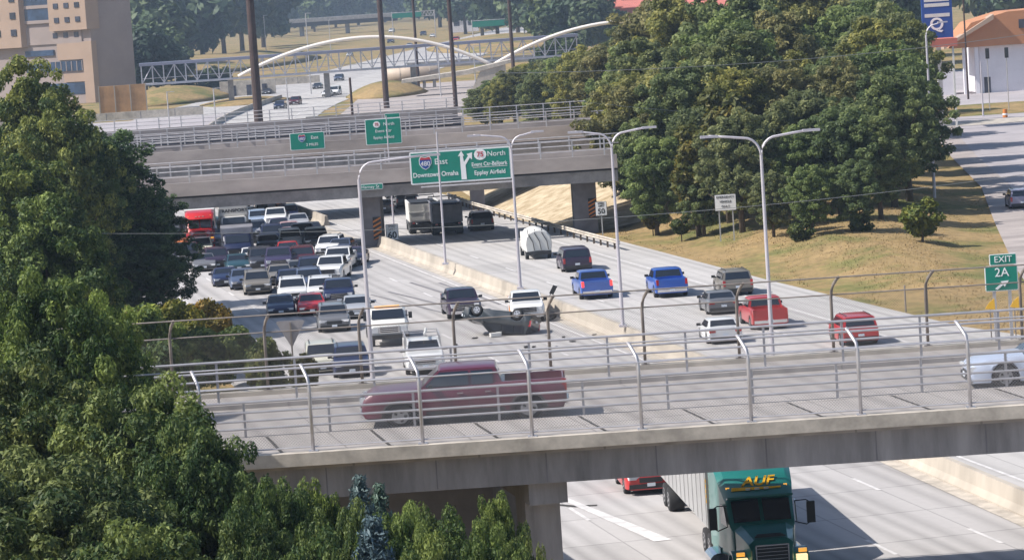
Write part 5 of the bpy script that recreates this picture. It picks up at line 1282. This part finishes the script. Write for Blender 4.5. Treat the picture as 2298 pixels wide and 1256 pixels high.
# treetops along the bottom edge
NB = NEAR
for (x, y, Y, sc, i, tint, lab) in (
    (1105, 1092, 68, .20, 0, (1.1, 1.15, .9), 'pointed treetop at the bottom centre right of the bridge pier'),
    (1010, 1130, 66, .30, 1, (1.05, 1.15, .85), 'treetop in front of the bridge pier at the bottom'),
    (935, 1120, 63, .27, 2, (.95, 1.0, .9), 'treetop left of the bridge pier at the bottom'),
    (1165, 1165, 64, .16, 1, (1.05, 1.05, .9), 'rightmost low treetop at the bottom centre'),
    (1100, 1170, 62, .26, 2, (1.0, 1.1, .9), 'broad low treetop below the pointed treetop'),
    (700, 1068, 66, .26, 2, (1.15, 1.2, .85), 'bright treetop left of the blue spruces'),
    (620, 1055, 64, .30, 0, (.95, 1.05, .9), 'treetop under the left end of the dark side beam'),
    (560, 1120, 58, .36, 1, (.9, .95, .85), 'dark treetop at the bottom left of the spruces'),
    (760, 1110, 62, .26, 0, (.95, 1.0, .9), 'round treetop just left of the taller blue spruce'),
    (300, 1150, 55, .6, 2, (.95, 1.0, .85), 'broad treetop along the bottom left edge'),
    (795, 1112, 70, .24, 1, (1.0, 1.1, .9), 'treetop behind the two spruce tops'),
    (905, 1125, 68, .22, 2, (1.1, 1.2, .85), 'treetop behind the right spruce'),
    (880, 1120, 61, .26, 0, (1.0, 1.1, .9), 'treetop just right of the spruces'),
    (700, 1170, 56, .34, 1, (.9, 1.0, .9), 'treetop at the bottom below the bright treetop'),
    (960, 1175, 57, .34, 2, (1.05, 1.1, .9), 'low treetop at the bottom centre left of the pier'),
    (1215, 1215, 60, .10, 2, (1.0, 1.0, .9), 'small twig top at the bottom beside the roadway')):
    plant_top(NB[i], (x, y), Y, sc * 1.15, tint, lab, yaw=i * 1.7 + x)
# blue spruces: tiers of drooping branches
def spruce_shape(seed):
    r = random.Random(seed); c = []; rad = []
    H = 9.0
    for k in range(70):
        z = .5 + (H - .55) * k / 69; R_ = 2.3 * (1 - k / 71) ** .62
        nb = max(3, int(4 + R_ * 4))
        for j in range(nb):
            th = 2 * math.pi * (j + r.random() * .6) / nb + k * .9; ln = R_ * r.uniform(.75, 1.1); q = .12
            while q < ln: c.append((math.cos(th) * q, math.sin(th) * q, z - q * .10 + .10 * (q / max(ln, .1)) ** 2)); rad.append(.15 * (1 - .35 * q / ln)); q += .17
    c.append((0, 0, H - .1)); rad.append(.08)
    return c, rad
spr = tree_proto('spr', 9.0, 2.3, 90000, .075, 'leaf_blue', seed=5, shape=spruce_shape, elong=2.6)
plant_top(spr, (806, 1072), 66, .62, (1, 1, 1), 'blue spruce top in front of the dark side beam, taller one', name='spruce_tree')
plant_top(spr, (850, 1090), 66.8, .55, (1.15, 1.2, .9), 'greenish spruce top just right of the taller blue spruce', name='spruce_tree')
plant_top(spr, (835, 1165), 60, .8, (.9, .95, 1.1), 'low blue spruce at the bottom edge below the two spruce tops', name='spruce_tree')

# grass tufts and low growth on the dry bank
def tufts(name, n, region, size, m_col):
    pos = []
    while len(pos) < n:
        x, y = rng.uniform(-5, 45), rng.uniform(150, 262)
        s, t = tofs(x, y)
        if t < redge(s) + .8 or x > street_x(y) - .5 or t > 90: continue
        pos.append((x, y, gz(x, y)))
    pos = np.array(pos); n = len(pos); th = rng.uniform(0, 6.28, n); s = size * rng.uniform(.4, 1.4, n)
    a = np.stack([np.cos(th), np.sin(th), np.zeros(n)], 1); v = np.empty((n, 3, 3))
    v[:, 0] = pos - a * s[:, None] * .5; v[:, 1] = pos + a * s[:, None] * .5; v[:, 2] = pos + np.stack([rng.normal(0, .2, n) * s, rng.normal(0, .2, n) * s, s * rng.uniform(.6, 1.3, n)], 1)
    me = bpy.data.meshes.new(name); me.vertices.add(n*3); me.vertices.foreach_set('co', v.reshape(-1)); me.loops.add(n*3); me.loops.foreach_set('vertex_index', np.arange(n*3, dtype=np.int32))
    me.polygons.add(n); me.polygons.foreach_set('loop_start', np.arange(0, n*3, 3, dtype=np.int32)); me.polygons.foreach_set('loop_total', np.full(n, 3, np.int32))
    me.materials.append(MT[m_col]); me.update(); o = link(bpy.data.objects.new(name, me)); tag(o, kind='stuff'); return o
tufts('dry_grass', 36000, None, .065, 'grass_ground')
# ---------------------------------------------------------------- the far part of the picture
def vbox(name, m_, parent, a, b): return MB().bb(a, b).build(name, MT[m_], parent)
# covered footbridge: truss with roof between two towers of an arch
Yf = 590.0
p0, p1 = dep(318, 174, Yf), dep(1300, 122, Yf + 10)
fb = empty('footbridge', (p0.x, Yf, 0), math.atan2(10, p1.x - p0.x), label='long covered truss footbridge crossing the far freeway', cat='bridge')
Lf = p1.x - p0.x; zf = 5.0; hf = 3.4; n = 40
vbox('deck', 'truss_pale', fb, (0, -1.6, zf - .35), (Lf, 1.6, zf))
vbox('roof', 'truss_blue', fb, (-.3, -1.9, zf + hf - .1), (Lf + .3, 1.9, zf + hf + .45))
for k in range(n + 1):
    x = Lf * k / n
    MB().bb((x - .11, -1.7, zf), (x + .11, -1.5, zf + hf)).build('post', MT['truss_pale'], fb)
    if k < n:
        xn = Lf * (k + 1) / n; a, b_ = ((x, -1.6, zf), (xn, -1.6, zf + hf)) if (k // 4) % 2 == k % 2 else ((x, -1.6, zf + hf), (xn, -1.6, zf))
        MB().tube([a, b_], .09, 5).build('brace', MT['truss_pale'], fb)
mb = MB(); mb.tube([(0, -1.6, zf + hf * .28), (Lf, -1.6, zf + hf * .28)], .06, 5); mb.build('handrail', MT['truss_pale'], fb)
for k in (.20, .42, .62, .80): vbox('pier', 'concrete_grey', fb, (Lf * k - .5, -.8, -.2), (Lf * k + .5, .8, zf - .3))
def arch(px0, pxt, px1, label):
    a, t, b_ = dep(*px0, Yf - 3), dep(*pxt, Yf - 3), dep(*px1, Yf - 3)
    pts = []
    for k in range(33):
        u = k / 32; L0 = (1 - u) ** 2; L1 = 2 * u * (1 - u); L2 = u * u
        c = t * 2 - (a + b_) * .5; pts.append(a * L0 + c * L1 + b_ * L2)
    mb = MB(); mb.smooth = True; mb.tube(pts, .34, 8); return tag(mb.build('footbridge_arch', MT['arch_white']), label, 'arch')
arch((535, 172), (826, 84), (1108, 148), 'left white tubular arch rising over the far footbridge')
arch((1104, 148), (1400, 48), (1700, 110), 'right white tubular arch of the footbridge running into the trees')
# far overpass
fo = empty('overpass_bridge', (0, 1500, 0), label='farthest overpass near the top with a dark underside', cat='bridge')
a, b_ = dep(596, 50, 1500), dep(892, 58, 1500)
vbox('deck', 'concrete_grey', fo, (a.x, 0, 6.6), (b_.x, 14, 8.4)); vbox('girder', 'joint_rubber_and_shade', fo, (a.x, .8, 4.6), (b_.x, 13, 6.6))
for k in (.25, .6, .85): vbox('pier', 'concrete_grey', fo, (a.x + (b_.x - a.x) * k, 3, 0), (a.x + (b_.x - a.x) * k + 1.8, 10, 4.6))
# distant guide signs on gantries
for (x0, y0, x1, y1, Y, lab) in ((880, 42, 945, 26, 1200, 'distant green sign above the far freeway, left one'), (1060, 62, 1140, 44, 1000, 'distant green sign above the far freeway, right one')):
    a, b_ = dep(x0, y0, Y), dep(x1, y1, Y); f = empty('guide_sign', ((a.x + b_.x) / 2, Y, 0), label=lab, cat='road sign')
    w = abs(b_.x - a.x); h = abs(b_.z - a.z) * .9
    vbox('board', 'sign_green', f, (-w/2, 0, a.z), (w/2, .2, a.z + max(h, 1.8)))
    for x in (-w/2, w/2 + 5): MB().tube([(x, .4, 0), (x, .4, a.z + 2.4)], .2, 6).build('post', MT['galvanised'], f)
    mb = MB(); 
    for zz in (.2, 2.0): mb.tube([(-w/2, .4, a.z + zz), (w/2 + 5, .4, a.z + zz)], .12, 5)
    for k in range(8): mb.tube([(w/2 + k * .62, .4, a.z + (.2 if k % 2 else 2.0)), (w/2 + (k + 1) * .62, .4, a.z + (2.0 if k % 2 else .2))], .09, 4)
    mb.build('truss', MT['galvanised'], f)
# tank
c = dep(925, 168, 612); f = empty('storage_tank', (c.x, 612, 0), R(4), label='long beige horizontal tank beside the far freeway behind the dark poles', cat='tank')
mb = MB(); mb.smooth = True; mb.tube([(-5.8, 0, c.z), (-5.6, 0, c.z), (5.0, 0, c.z), (5.35, 0, c.z)], [1.0, 1.55, 1.55, 1.1], 18); mb.build('shell', MT['tank_beige'], f)
for x in (-4, -1, 2, 4): vbox('saddle', 'concrete_grey', f, (x, -1.3, 0), (x + .5, 1.3, c.z - .9))
for x in (-2.5, 1.2, 3.4): mb = MB(); mb.tube([(x, 0, c.z), (x + .12, 0, c.z)], 1.6, 18); mb.build('band', MT['concrete_pale'], f)
# concrete wing bridge right of the tank
a, b_ = dep(900, 198, 560), dep(1148, 172, 575)
f = empty('concrete_ramp', (a.x, 565, 0), label='pale concrete ramp edge sloping up to the right towards the wood', cat='ramp')
mb = MB(); mb.prism([(0, 0, 3.2), ((b_.x - a.x) * .6, 0, 4.2), ((b_.x - a.x), 0, 5.6), ((b_.x - a.x), 0, 5.0), ((b_.x - a.x) * .6, 0, 3.4), (0, 0, 2.6)], (0, 6, 0)); mb.build('edge_beam', MT['concrete_pale'], f)
mb = MB(); mb.prism([((b_.x - a.x) * .62, .2, 0), ((b_.x - a.x) * .72, .2, 3.9), ((b_.x - a.x) * .95, .2, 4.8), ((b_.x - a.x) * .95, .2, 0)], (0, 5, 0)); mb.build('abutment', MT['concrete_wall'], f)
# grassy mounds
def mound(cx, cy, rx, ry, h, label=None, m_='grass_ground'):
    mb = MB(); mb.smooth = True; n = 18; secs = []
    for j in range(7):
        r = 1 - j / 6.5; z = h * (1 - r * r)
        secs.append([Vector((cx + math.cos(2*math.pi*k/n) * rx * r, cy + math.sin(2*math.pi*k/n) * ry * r, z - .05)) for k in range(n)])
    mb.loft(secs); o = mb.build('grass_bank', MT[m_]); return tag(o, kind='structure')
c = at(880, 200); mound(c.x, 590, 8, 22, 2.6)
c = at(400, 215); mound(c.x + 2, 640, 13, 30, 3.0)
c = at(640, 225); mound(c.x - 8, 600, 9, 20, 1.0)
c = at(480, 130); mound(c.x, 960, 45, 120, 3.5)
c = at(1100, 100); mound(c.x + 5, 1000, 26, 120, 3)
c = at(640, 110); mound(c.x, 1000, 16, 150, 3)
# low walls and sheds left of the freeway
a = dep(225, 250, 560); b_ = dep(330, 250, 560)
f = empty('retaining_wall', (a.x, 560, 0), R(6), label='tan timber panelled retaining wall below the tall building', cat='wall')
zt = dep(270, 192, 560).z
vbox('panel', 'timber_wall', f, (0, 0, 0), (b_.x - a.x, .6, zt))
for k in range(4): vbox('rib', 'concrete_wall', f, ((b_.x - a.x) * k / 3 - .1, -.08, 0), ((b_.x - a.x) * k / 3 + .1, 0, zt + .1))
a = dep(495, 222, 640); b_ = dep(620, 222, 640); zt = dep(560, 180, 640).z
f = empty('portal_wall', (a.x, 640, 0), label='pale concrete wall under the left end of the footbridge', cat='wall')
vbox('wall', 'concrete_pale', f, (0, 0, 0), (b_.x - a.x, 1, zt))
for k in range(3): vbox('opening', 'window_dark', f, ((b_.x - a.x) * (.2 + .28 * k), -.06, 0), ((b_.x - a.x) * (.2 + .28 * k) + 1.0, -.01, zt * .7))
a = dep(700, 0, 600)
for k, (x0, x1, Y, h, lab) in enumerate(((-110, -24, 402, 1.3, 'long low concrete barrier just beyond the third overpass'), (-120, -44, 452, 1.1, 'second low concrete barrier beyond the overpasses'), (-120, -52, 545, 1.4, 'third low concrete barrier before the ramp'), (-30, 2, 480, 1.0, 'low concrete wall on the pale paved lot'), (-60, -40, 700, 1.6, 'distant concrete wall left of the far freeway'), (-22, 30, 760, 1.6, 'distant concrete wall right of the far freeway'))):
    f = empty('concrete_barrier', (x0, Y, 0), R(2), label=lab, cat='barrier'); vbox('wall', 'concrete_grey' if k % 2 else 'concrete_pale', f, (0, 0, 0), (x1 - x0, .35, h))
    for j in range(int((x1 - x0) / 6)): vbox('joint', 'pier_concrete', f, (j * 6 + 3, -.01, .1), (j * 6 + 3.12, .0, h - .1))
for k, (px, Y, h) in enumerate(((370, 470, 6.5), (475, 455, 7), (640, 470, 7.5), (694, 620, 16), (985, 560, 9), (1065, 590, 8), (745, 900, 12), (600, 1000, 14))):
    p = dep(px, 150, Y); f = empty('light_pole', (p.x, Y, 0), label='%s slim light pole from the left in the background' % ['first', 'second', 'third', 'sixth', 'seventh', 'eighth', 'fifth', 'fourth'][k] if 0 else 'slim pale light pole in the background roads', cat='light pole', group='slim light poles in the background')
    MB().tube([(0, 0, 0), (0, 0, h)], [.14, .09], 6).build('pole', MT['galvanised'], f); MB().box((.5, 0, h), (1.2, .2, .1)).build('arm', MT['galvanised'], f)
# tall building at top left: rotated so that one flank turns away from the sun
Yb = 660.0
c0 = dep(214, 216, Yb)
bd = empty('office_building', (c0.x, Yb, 0), 0, label='tall tan building with shaded mauve walls and recessed window bands at the top left', cat='building')
ang = R(34)
e = Vector((math.cos(ang), math.sin(ang), 0)); w = Vector((-math.sin(ang) * 1.25, math.cos(ang) * 1.25, 0)).normalized()   # flank to the right-back; front to the left-back
wl = Vector((-math.cos(R(24)), math.sin(R(24)), 0))
def block(name, m_, o, u, lu, v, lv, z0, z1, parent=bd):
    o = Vector(o); mb = MB(); mb.prism([o + Vector((0, 0, z0)), o + u * lu + Vector((0, 0, z0)), o + u * lu + v * lv + Vector((0, 0, z0)), o + v * lv + Vector((0, 0, z0))], (0, 0, z1 - z0)); return mb.build(name, MT[m_], parent)
block('flank_wall', 'stucco_mauve_and_shade', (0, 0.3, 0), e, 9.8, wl, 30, 0, 34)
block('corner_pillar', 'stucco_tan', (0, -.2, 0), e, 1.2, wl, 2.3, 0, 13.0)
block('upper_wall', 'stucco_tan', (-.6, -.6, 0), e, 3, wl, 9.2, 15.5, 34)
block('upper_wall', 'stucco_tan', wl * 17 + Vector((0, -1.2, 0)), e, 4, wl, 14, 12.5, 34)
block('spandrel', 'stucco_tan', wl * 2.3 + Vector((0, -.1, 0)), e, 1.0, wl, 6.2, 9.3, 12.8)
block('spandrel', 'stucco_tan', wl * 2.3 + Vector((0, -.1, 0)), e, 1.0, wl, 5, 4.6, 6.4)
block('middle_wall', 'stucco_mauve_and_shade', wl * 2.3 + Vector((0, .0, 0)), e, 1.0, wl, 14, 12.8, 16.5)
block('base_wall', 'stucco_mauve_and_shade', wl * 2.3 + Vector((0, .0, 0)), e, 1.0, wl, 12, 0, 1.8)
for (z0, z1, s0, ln) in ((6.9, 9.0, 2.4, 14), (2.0, 4.4, 2.4, 12), (10.4, 11.6, 9.5, 7), (17.4, 34, 9.5, 7)):
    block('window_band', 'glass_blue', wl * s0 + Vector((0, -.05, 0)), e, .8, wl, ln, z0, z1)
for k in range(9):
    block('mullion', 'stucco_mauve_and_shade', wl * (2.6 + k * 1.3) + Vector((0, -.14, 0)), e, .1, wl, .14, 6.9, 9.0)
for zz in (14.0, 17.2, 20.2, 23.2, 26.2, 29.2):
    for k in range(3): block('window', 'window_dark', wl * (1.6 + k * 2.6) + Vector((-.6, -.75, 0)) if zz > 15 else wl * (3 + k * 2.6) + Vector((0, -.08, 0)), e, .2, wl, 1.1, zz, zz + 1.1)
for k in range(6): block('window', 'window_dark', wl * (18 + (k % 2) * 4) + Vector((-.1, -1.32, 0)), e, .2, wl, 1.3, 15 + 3.6 * (k // 2), 16.4 + 3.6 * (k // 2))
for k in range(5): block('floor_band', 'stucco_mauve_and_shade', wl * 9.5 + Vector((0, -.2, 0)), e, .3, wl, 7, 17.3 + 3.2 * k, 18.0 + 3.2 * k)
# low red roofed houses far behind
def house(px, Y, w, h, dp, m_wall, m_roof, label, yaw=0, rh=2.0):
    p = dep(px[0], px[1], Y); f = empty('house', (p.x, Y, 0), yaw, label=label, cat='house')
    z0 = 0; top = p.z
    vbox('wall', m_wall, f, (-w/2, 0, z0), (w/2, dp, max(2, top)))
    t = max(2, top)
    mb = MB(); mb.prism([(-w/2 - .5, -.6, t), (w/2 + .5, -.6, t), (w/2 + .2, dp/2, t + rh), (-w/2 - .2, dp/2, t + rh)], (0, 0, .25)); mb.prism([(-w/2 - .2, dp/2, t + rh), (w/2 + .2, dp/2, t + rh), (w/2 + .5, dp + .6, t), (-w/2 - .5, dp + .6, t)], (0, 0, .25)); mb.build('roof', MT[m_roof], f)
    n = max(2, int(w / 5))
    for k in range(n): vbox('window', 'window_dark', f, (-w/2 + w * (k + .3) / n, -.05, t * .45), (-w/2 + w * (k + .7) / n, -.01, t * .75))
    return f
house((1450, 16), 900, 44, 6, 14, 'brick_red', 'roof_red', 'long red roofed brick building behind the right end of the footbridge', rh=2)
house((1660, 12), 860, 26, 6, 12, 'stucco_tan', 'roof_red', 'shorter red roofed building right of the long brick one', rh=1.5)
house((1370, 18), 850, 6, 6, 10, 'brick_red', 'roof_red', 'narrow brick building at the left end of the long red roof')
house((335, 28), 980, 14, 6, 12, 'stucco_mauve_and_shade', 'roof_red', 'house with a pinkish red roof right of the tall building')
house((1040, 40), 1300, 12, 5, 10, 'plaster_white', 'roof_red', 'small pale house with an orange roof beside the distant green sign')
house((1205, 14), 1200, 10, 5, 10, 'plaster_white', 'trailer_grey', 'small white house among the distant trees')
# white and orange building on the right
Yw = 430
q0 = dep(2160, 190, Yw); q1 = dep(2330, 180, Yw)
wb_ = empty('shop_building', (q0.x, Yw, 0), label='white walled building with an orange tan upper storey at the right edge', cat='building')
Wd = q1.x - q0.x + 8
zA = dep(2200, 105, Yw).z; zB = dep(2200, 50, Yw).z; zC = dep(2250, 22, Yw).z
vbox('lower_wall', 'plaster_white', wb_, (2.5, 0, -.5), (Wd, 12, zA))
mb = MB(); mb.prism([(-1.5, -.8, zA), (Wd, -.8, zA + .1), (Wd, -.8, zC), (6.5, -.8, zC - .3), (1.5, -.8, zB)], (0, 10, 0)); mb.build('upper_storey', MT['stucco_orange'], wb_)
mb = MB(); mb.prism([(-2.5, -1.6, zA + .35), (4.5, -1.6, zB + 1.0), (4.5, -1.6, zB + .3), (-2.5, -1.6, zA)], (0, 3, 0)); mb.build('canopy', MT['stucco_tan'], wb_)
vbox('window', 'window_dark', wb_, (8.0, -.95, zA + 2.2), (9.2, -.81, zA + 3.4))
for x in (.2, 1.8): vbox('column', 'plaster_white', wb_, (x, -.5, -.3), (x + .55, .3, zA))
vbox('door', 'window_dark', wb_, (3.0, -.05, 0), (3.9, -.01, 2.2))
vbox('annex', 'plaster_white', wb_, (-3.0, 1, -.3), (-1.0, 6, zA * .55))
p = at(2170, 235); 
pole = lambda px, Y, h, lab: lamp_post(Vector((dep(px, 230, Y).x, Y, 0)), 0, h, lab, arms=((1, .5),), r0=.09, group=None)
dark_pole((2172, 200), 415, 14, .14, 'slim brown pole before the orange building')
def traffic_light(px, Y, label):
    p = dep(px[0], px[1], Y); f = empty('traffic_light', (p.x, Y, 0), label=label, cat='traffic light')
    MB().bb((-.22, -.15, p.z), (.22, .15, p.z + 1.25)).build('housing', MT['sign_black'], f)
    for k, m_ in enumerate(('lamp_red', 'lamp_amber', 'sign_green')): MB().cyl((0, -.16, p.z + 1.05 - k * .4), (0, -.2, p.z + 1.05 - k * .4), .13, n=10).build('lens', MT['black_plastic'], f)
    MB().tube([(0, .2, 0), (0, .2, p.z + 1.3)], .06, 6).build('post', MT['galvanised'], f)
traffic_light((2216, 132), 380, 'left dark traffic light before the white building')
traffic_light((2259, 130), 380, 'right dark traffic light before the white building')
lamp_post(Vector((dep(2205, 230, 370).x, 370, 0)), 0, 6.5, 'short pale post at the street corner before the white building', arms=(), r0=.11)
# blue pylon sign
a, b_ = dep(2072, 92, 350), dep(2140, 88, 350); zt = dep(2090, -6, 350).z
f = empty('pylon_sign', ((a.x + b_.x) / 2, 350, 0), label='tall dark blue pylon sign with a white letter Q behind the right trees', cat='sign')
w = b_.x - a.x
vbox('panel', 'sign_blue', f, (-w/2, 0, a.z), (w/2, .5, zt)); vbox('post', 'galvanised', f, (-.25, .1, 0), (.25, .4, a.z))
text_mesh('Q', 1.9, 'sign_white', f, (-.1, -.03, a.z + 1.7), FLAT, bold=.02)
for k, zz in enumerate((.28, .52, .64)): vbox('white_band', 'trailer_white', f, (-w/2 + .3, -.03, a.z + (zt - a.z) * (zz + .25)), (w/2 - .3, 0, a.z + (zt - a.z) * (zz + .33)))
f = empty('red_canopy', (dep(2080, 105, 345).x, 345, 0), label='flat red canopy under the blue pylon sign', cat='canopy')
zc = dep(2080, 108, 345).z
vbox('roof', 'roof_red', f, (-2.2, 0, zc), (3.4, 4, zc + .9)); vbox('post', 'trailer_white', f, (-.1, .2, 0), (.1, .4, zc)); vbox('post', 'trailer_white', f, (2.8, .2, 0), (3.0, .4, zc))
# grass strips at the street corner
mb = MB(); mb.bb((46, 372, -.03), (120, 400, .05)); tag(mb.build('corner_lawn', MT['grass_ground']), kind='structure')
mb = MB(); mb.bb((44, 352, -.02), (120, 362, .06)); tag(mb.build('corner_pavement', MT['concrete_pale']), kind='structure')
f = empty('traffic_barrel', at(2256, 264), label='small orange and white traffic barrel at the street corner', cat='barrel')
mb = MB(); mb.tube([(0, 0, 0), (0, 0, 1.0)], [.3, .24], 10); mb.build('body', MT['sign_orange'], f); mb = MB(); mb.tube([(0, 0, .3), (0, 0, .5)], .30, 10); mb.build('stripe', MT['sign_white'], f)

# distant trees
FAR = [tree_proto('f%d' % i, 14, 7.0, 2600, 1.15, 'leaf_far', nclump=26, rc=2.2, seed=120 + i, z0=.5) for i in range(4)]
rf = random.Random(9); FG = 'distant trees behind the footbridge'
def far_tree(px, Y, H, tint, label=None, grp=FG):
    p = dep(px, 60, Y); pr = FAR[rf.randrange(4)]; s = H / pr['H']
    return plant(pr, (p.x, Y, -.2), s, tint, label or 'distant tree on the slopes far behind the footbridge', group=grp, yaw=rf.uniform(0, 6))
for (px, Y, H) in [(305, 900, 26), (345, 980, 30), (385, 860, 20), (420, 1000, 30), (455, 1080, 34), (500, 1150, 34), (545, 1200, 36), (590, 1250, 34), (365, 800, 14), (330, 780, 13), (300, 770, 16), (395, 790, 9), (484, 700, 5.5), (500, 705, 5), (460, 700, 5),
                   (1050, 1250, 26), (1085, 1150, 26), (1120, 1100, 28), (1160, 1050, 30), (1195, 1000, 26), (1230, 950, 24), (1010, 1400, 30), (985, 1500, 34), (1250, 800, 20), (1290, 780, 18), (1330, 760, 16), (1255, 640, 9), (1225, 620, 7), (1280, 610, 8),
                   (1190, 1400, 34), (1300, 1200, 34), (1400, 1150, 30), (1500, 1300, 30), (1600, 1200, 30), (1700, 1000, 28), (1760, 800, 26), (1780, 1000, 30), (1850, 700, 24), (1900, 600, 22), (1960, 560, 22), (2020, 520, 18), (2250, 800, 30), (2300, 760, 30), (2200, 820, 30), (600, 1700, 30), (650, 1750, 32), (700, 1800, 34), (750, 1780, 30), (800, 1850, 36), (860, 1900, 34), (1060, 1500, 34), (1110, 1450, 34), (610, 1560, 22), (1150, 1350, 34), (700, 1650, 24), (960, 2000, 36)]:
    far_tree(px + rf.uniform(-6, 6), Y, H, random.choice([(1, 1, 1), (.85, .95, 1.0), (1.1, 1.1, .9)]))
# tree belt by the tall building, its shade painted by a dark blue tint
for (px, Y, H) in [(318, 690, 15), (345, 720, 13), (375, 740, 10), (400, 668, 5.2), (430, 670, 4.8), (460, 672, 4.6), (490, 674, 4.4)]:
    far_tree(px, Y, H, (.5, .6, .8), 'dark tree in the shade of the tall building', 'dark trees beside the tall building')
NUM = 'first second third fourth fifth sixth seventh eighth ninth tenth eleventh twelfth thirteenth fourteenth fifteenth sixteenth seventeenth eighteenth nineteenth twentieth'.split()
def number_off(group, text):
    os_ = [o for o in COL.objects if o.get('group') == group and o.parent is None]
    os_.sort(key=lambda o: o.location.x / o.location.y)
    for i, o in enumerate(os_):
        n_ = len(os_)
        side = 'left' if i < n_ / 2 else 'right'; k = i if side == 'left' else n_ - 1 - i
        o['label'] = text % ((NUM[k] if k < 20 else NUM[k - 20] + ' after the twentieth'), side)
number_off(FG, '%s distant tree from the %s among the far trees behind the footbridge')
number_off('dark trees beside the tall building', '%s dark tree from the %s in the shade of the tall building')
number_off('slim light poles in the background', '%s slim pale light pole from the %s on the background roads')
# the woods on the horizon read as one mass
def horizon_wood(name, n, xr, yr, hr, m_, size):
    c = []; r = []
    for i in range(n):
        y = rf.uniform(*yr); x = rf.uniform(*xr) * y; h = rf.uniform(*hr)
        for z in (h * .35, h * .7): c.append((x + rf.uniform(-5, 5), y, z)); r.append(h * .34)
    me = leaf_mesh(name, c, r, n * 260, size, m_, 1.0, 1.3)
    o = link(bpy.data.objects.new(name, me)); o.color = (.9, 1, 1, 1); return tag(o, kind='stuff')
horizon_wood('distant_wood', 240, (-.17, .17), (1900, 3000), (26, 44), 'leaf_far', 3.2)
horizon_wood('far_hillside_wood', 160, (-.19, .19), (3200, 4200), (60, 95), 'leaf_far', 6)
# ---------------------------------------------------------------- haze
hz = MB().bb((-1500, -60, -3), (1500, 4600, 125)).build('haze', [])
hm = bpy.data.materials.new('haze'); hm.use_nodes = True; nt = hm.node_tree; nt.nodes.clear()
out = nt.nodes.new('ShaderNodeOutputMaterial'); vo = nt.nodes.new('ShaderNodeVolumePrincipled'); vo.inputs['Density'].default_value = 0.00019
vo.inputs['Color'].default_value = (.62, .78, 1.0, 1); vo.inputs['Anisotropy'].default_value = 0.2
nt.links.new(vo.outputs[0], out.inputs['Volume']); hz.data.materials.append(hm); tag(hz, kind='stuff')
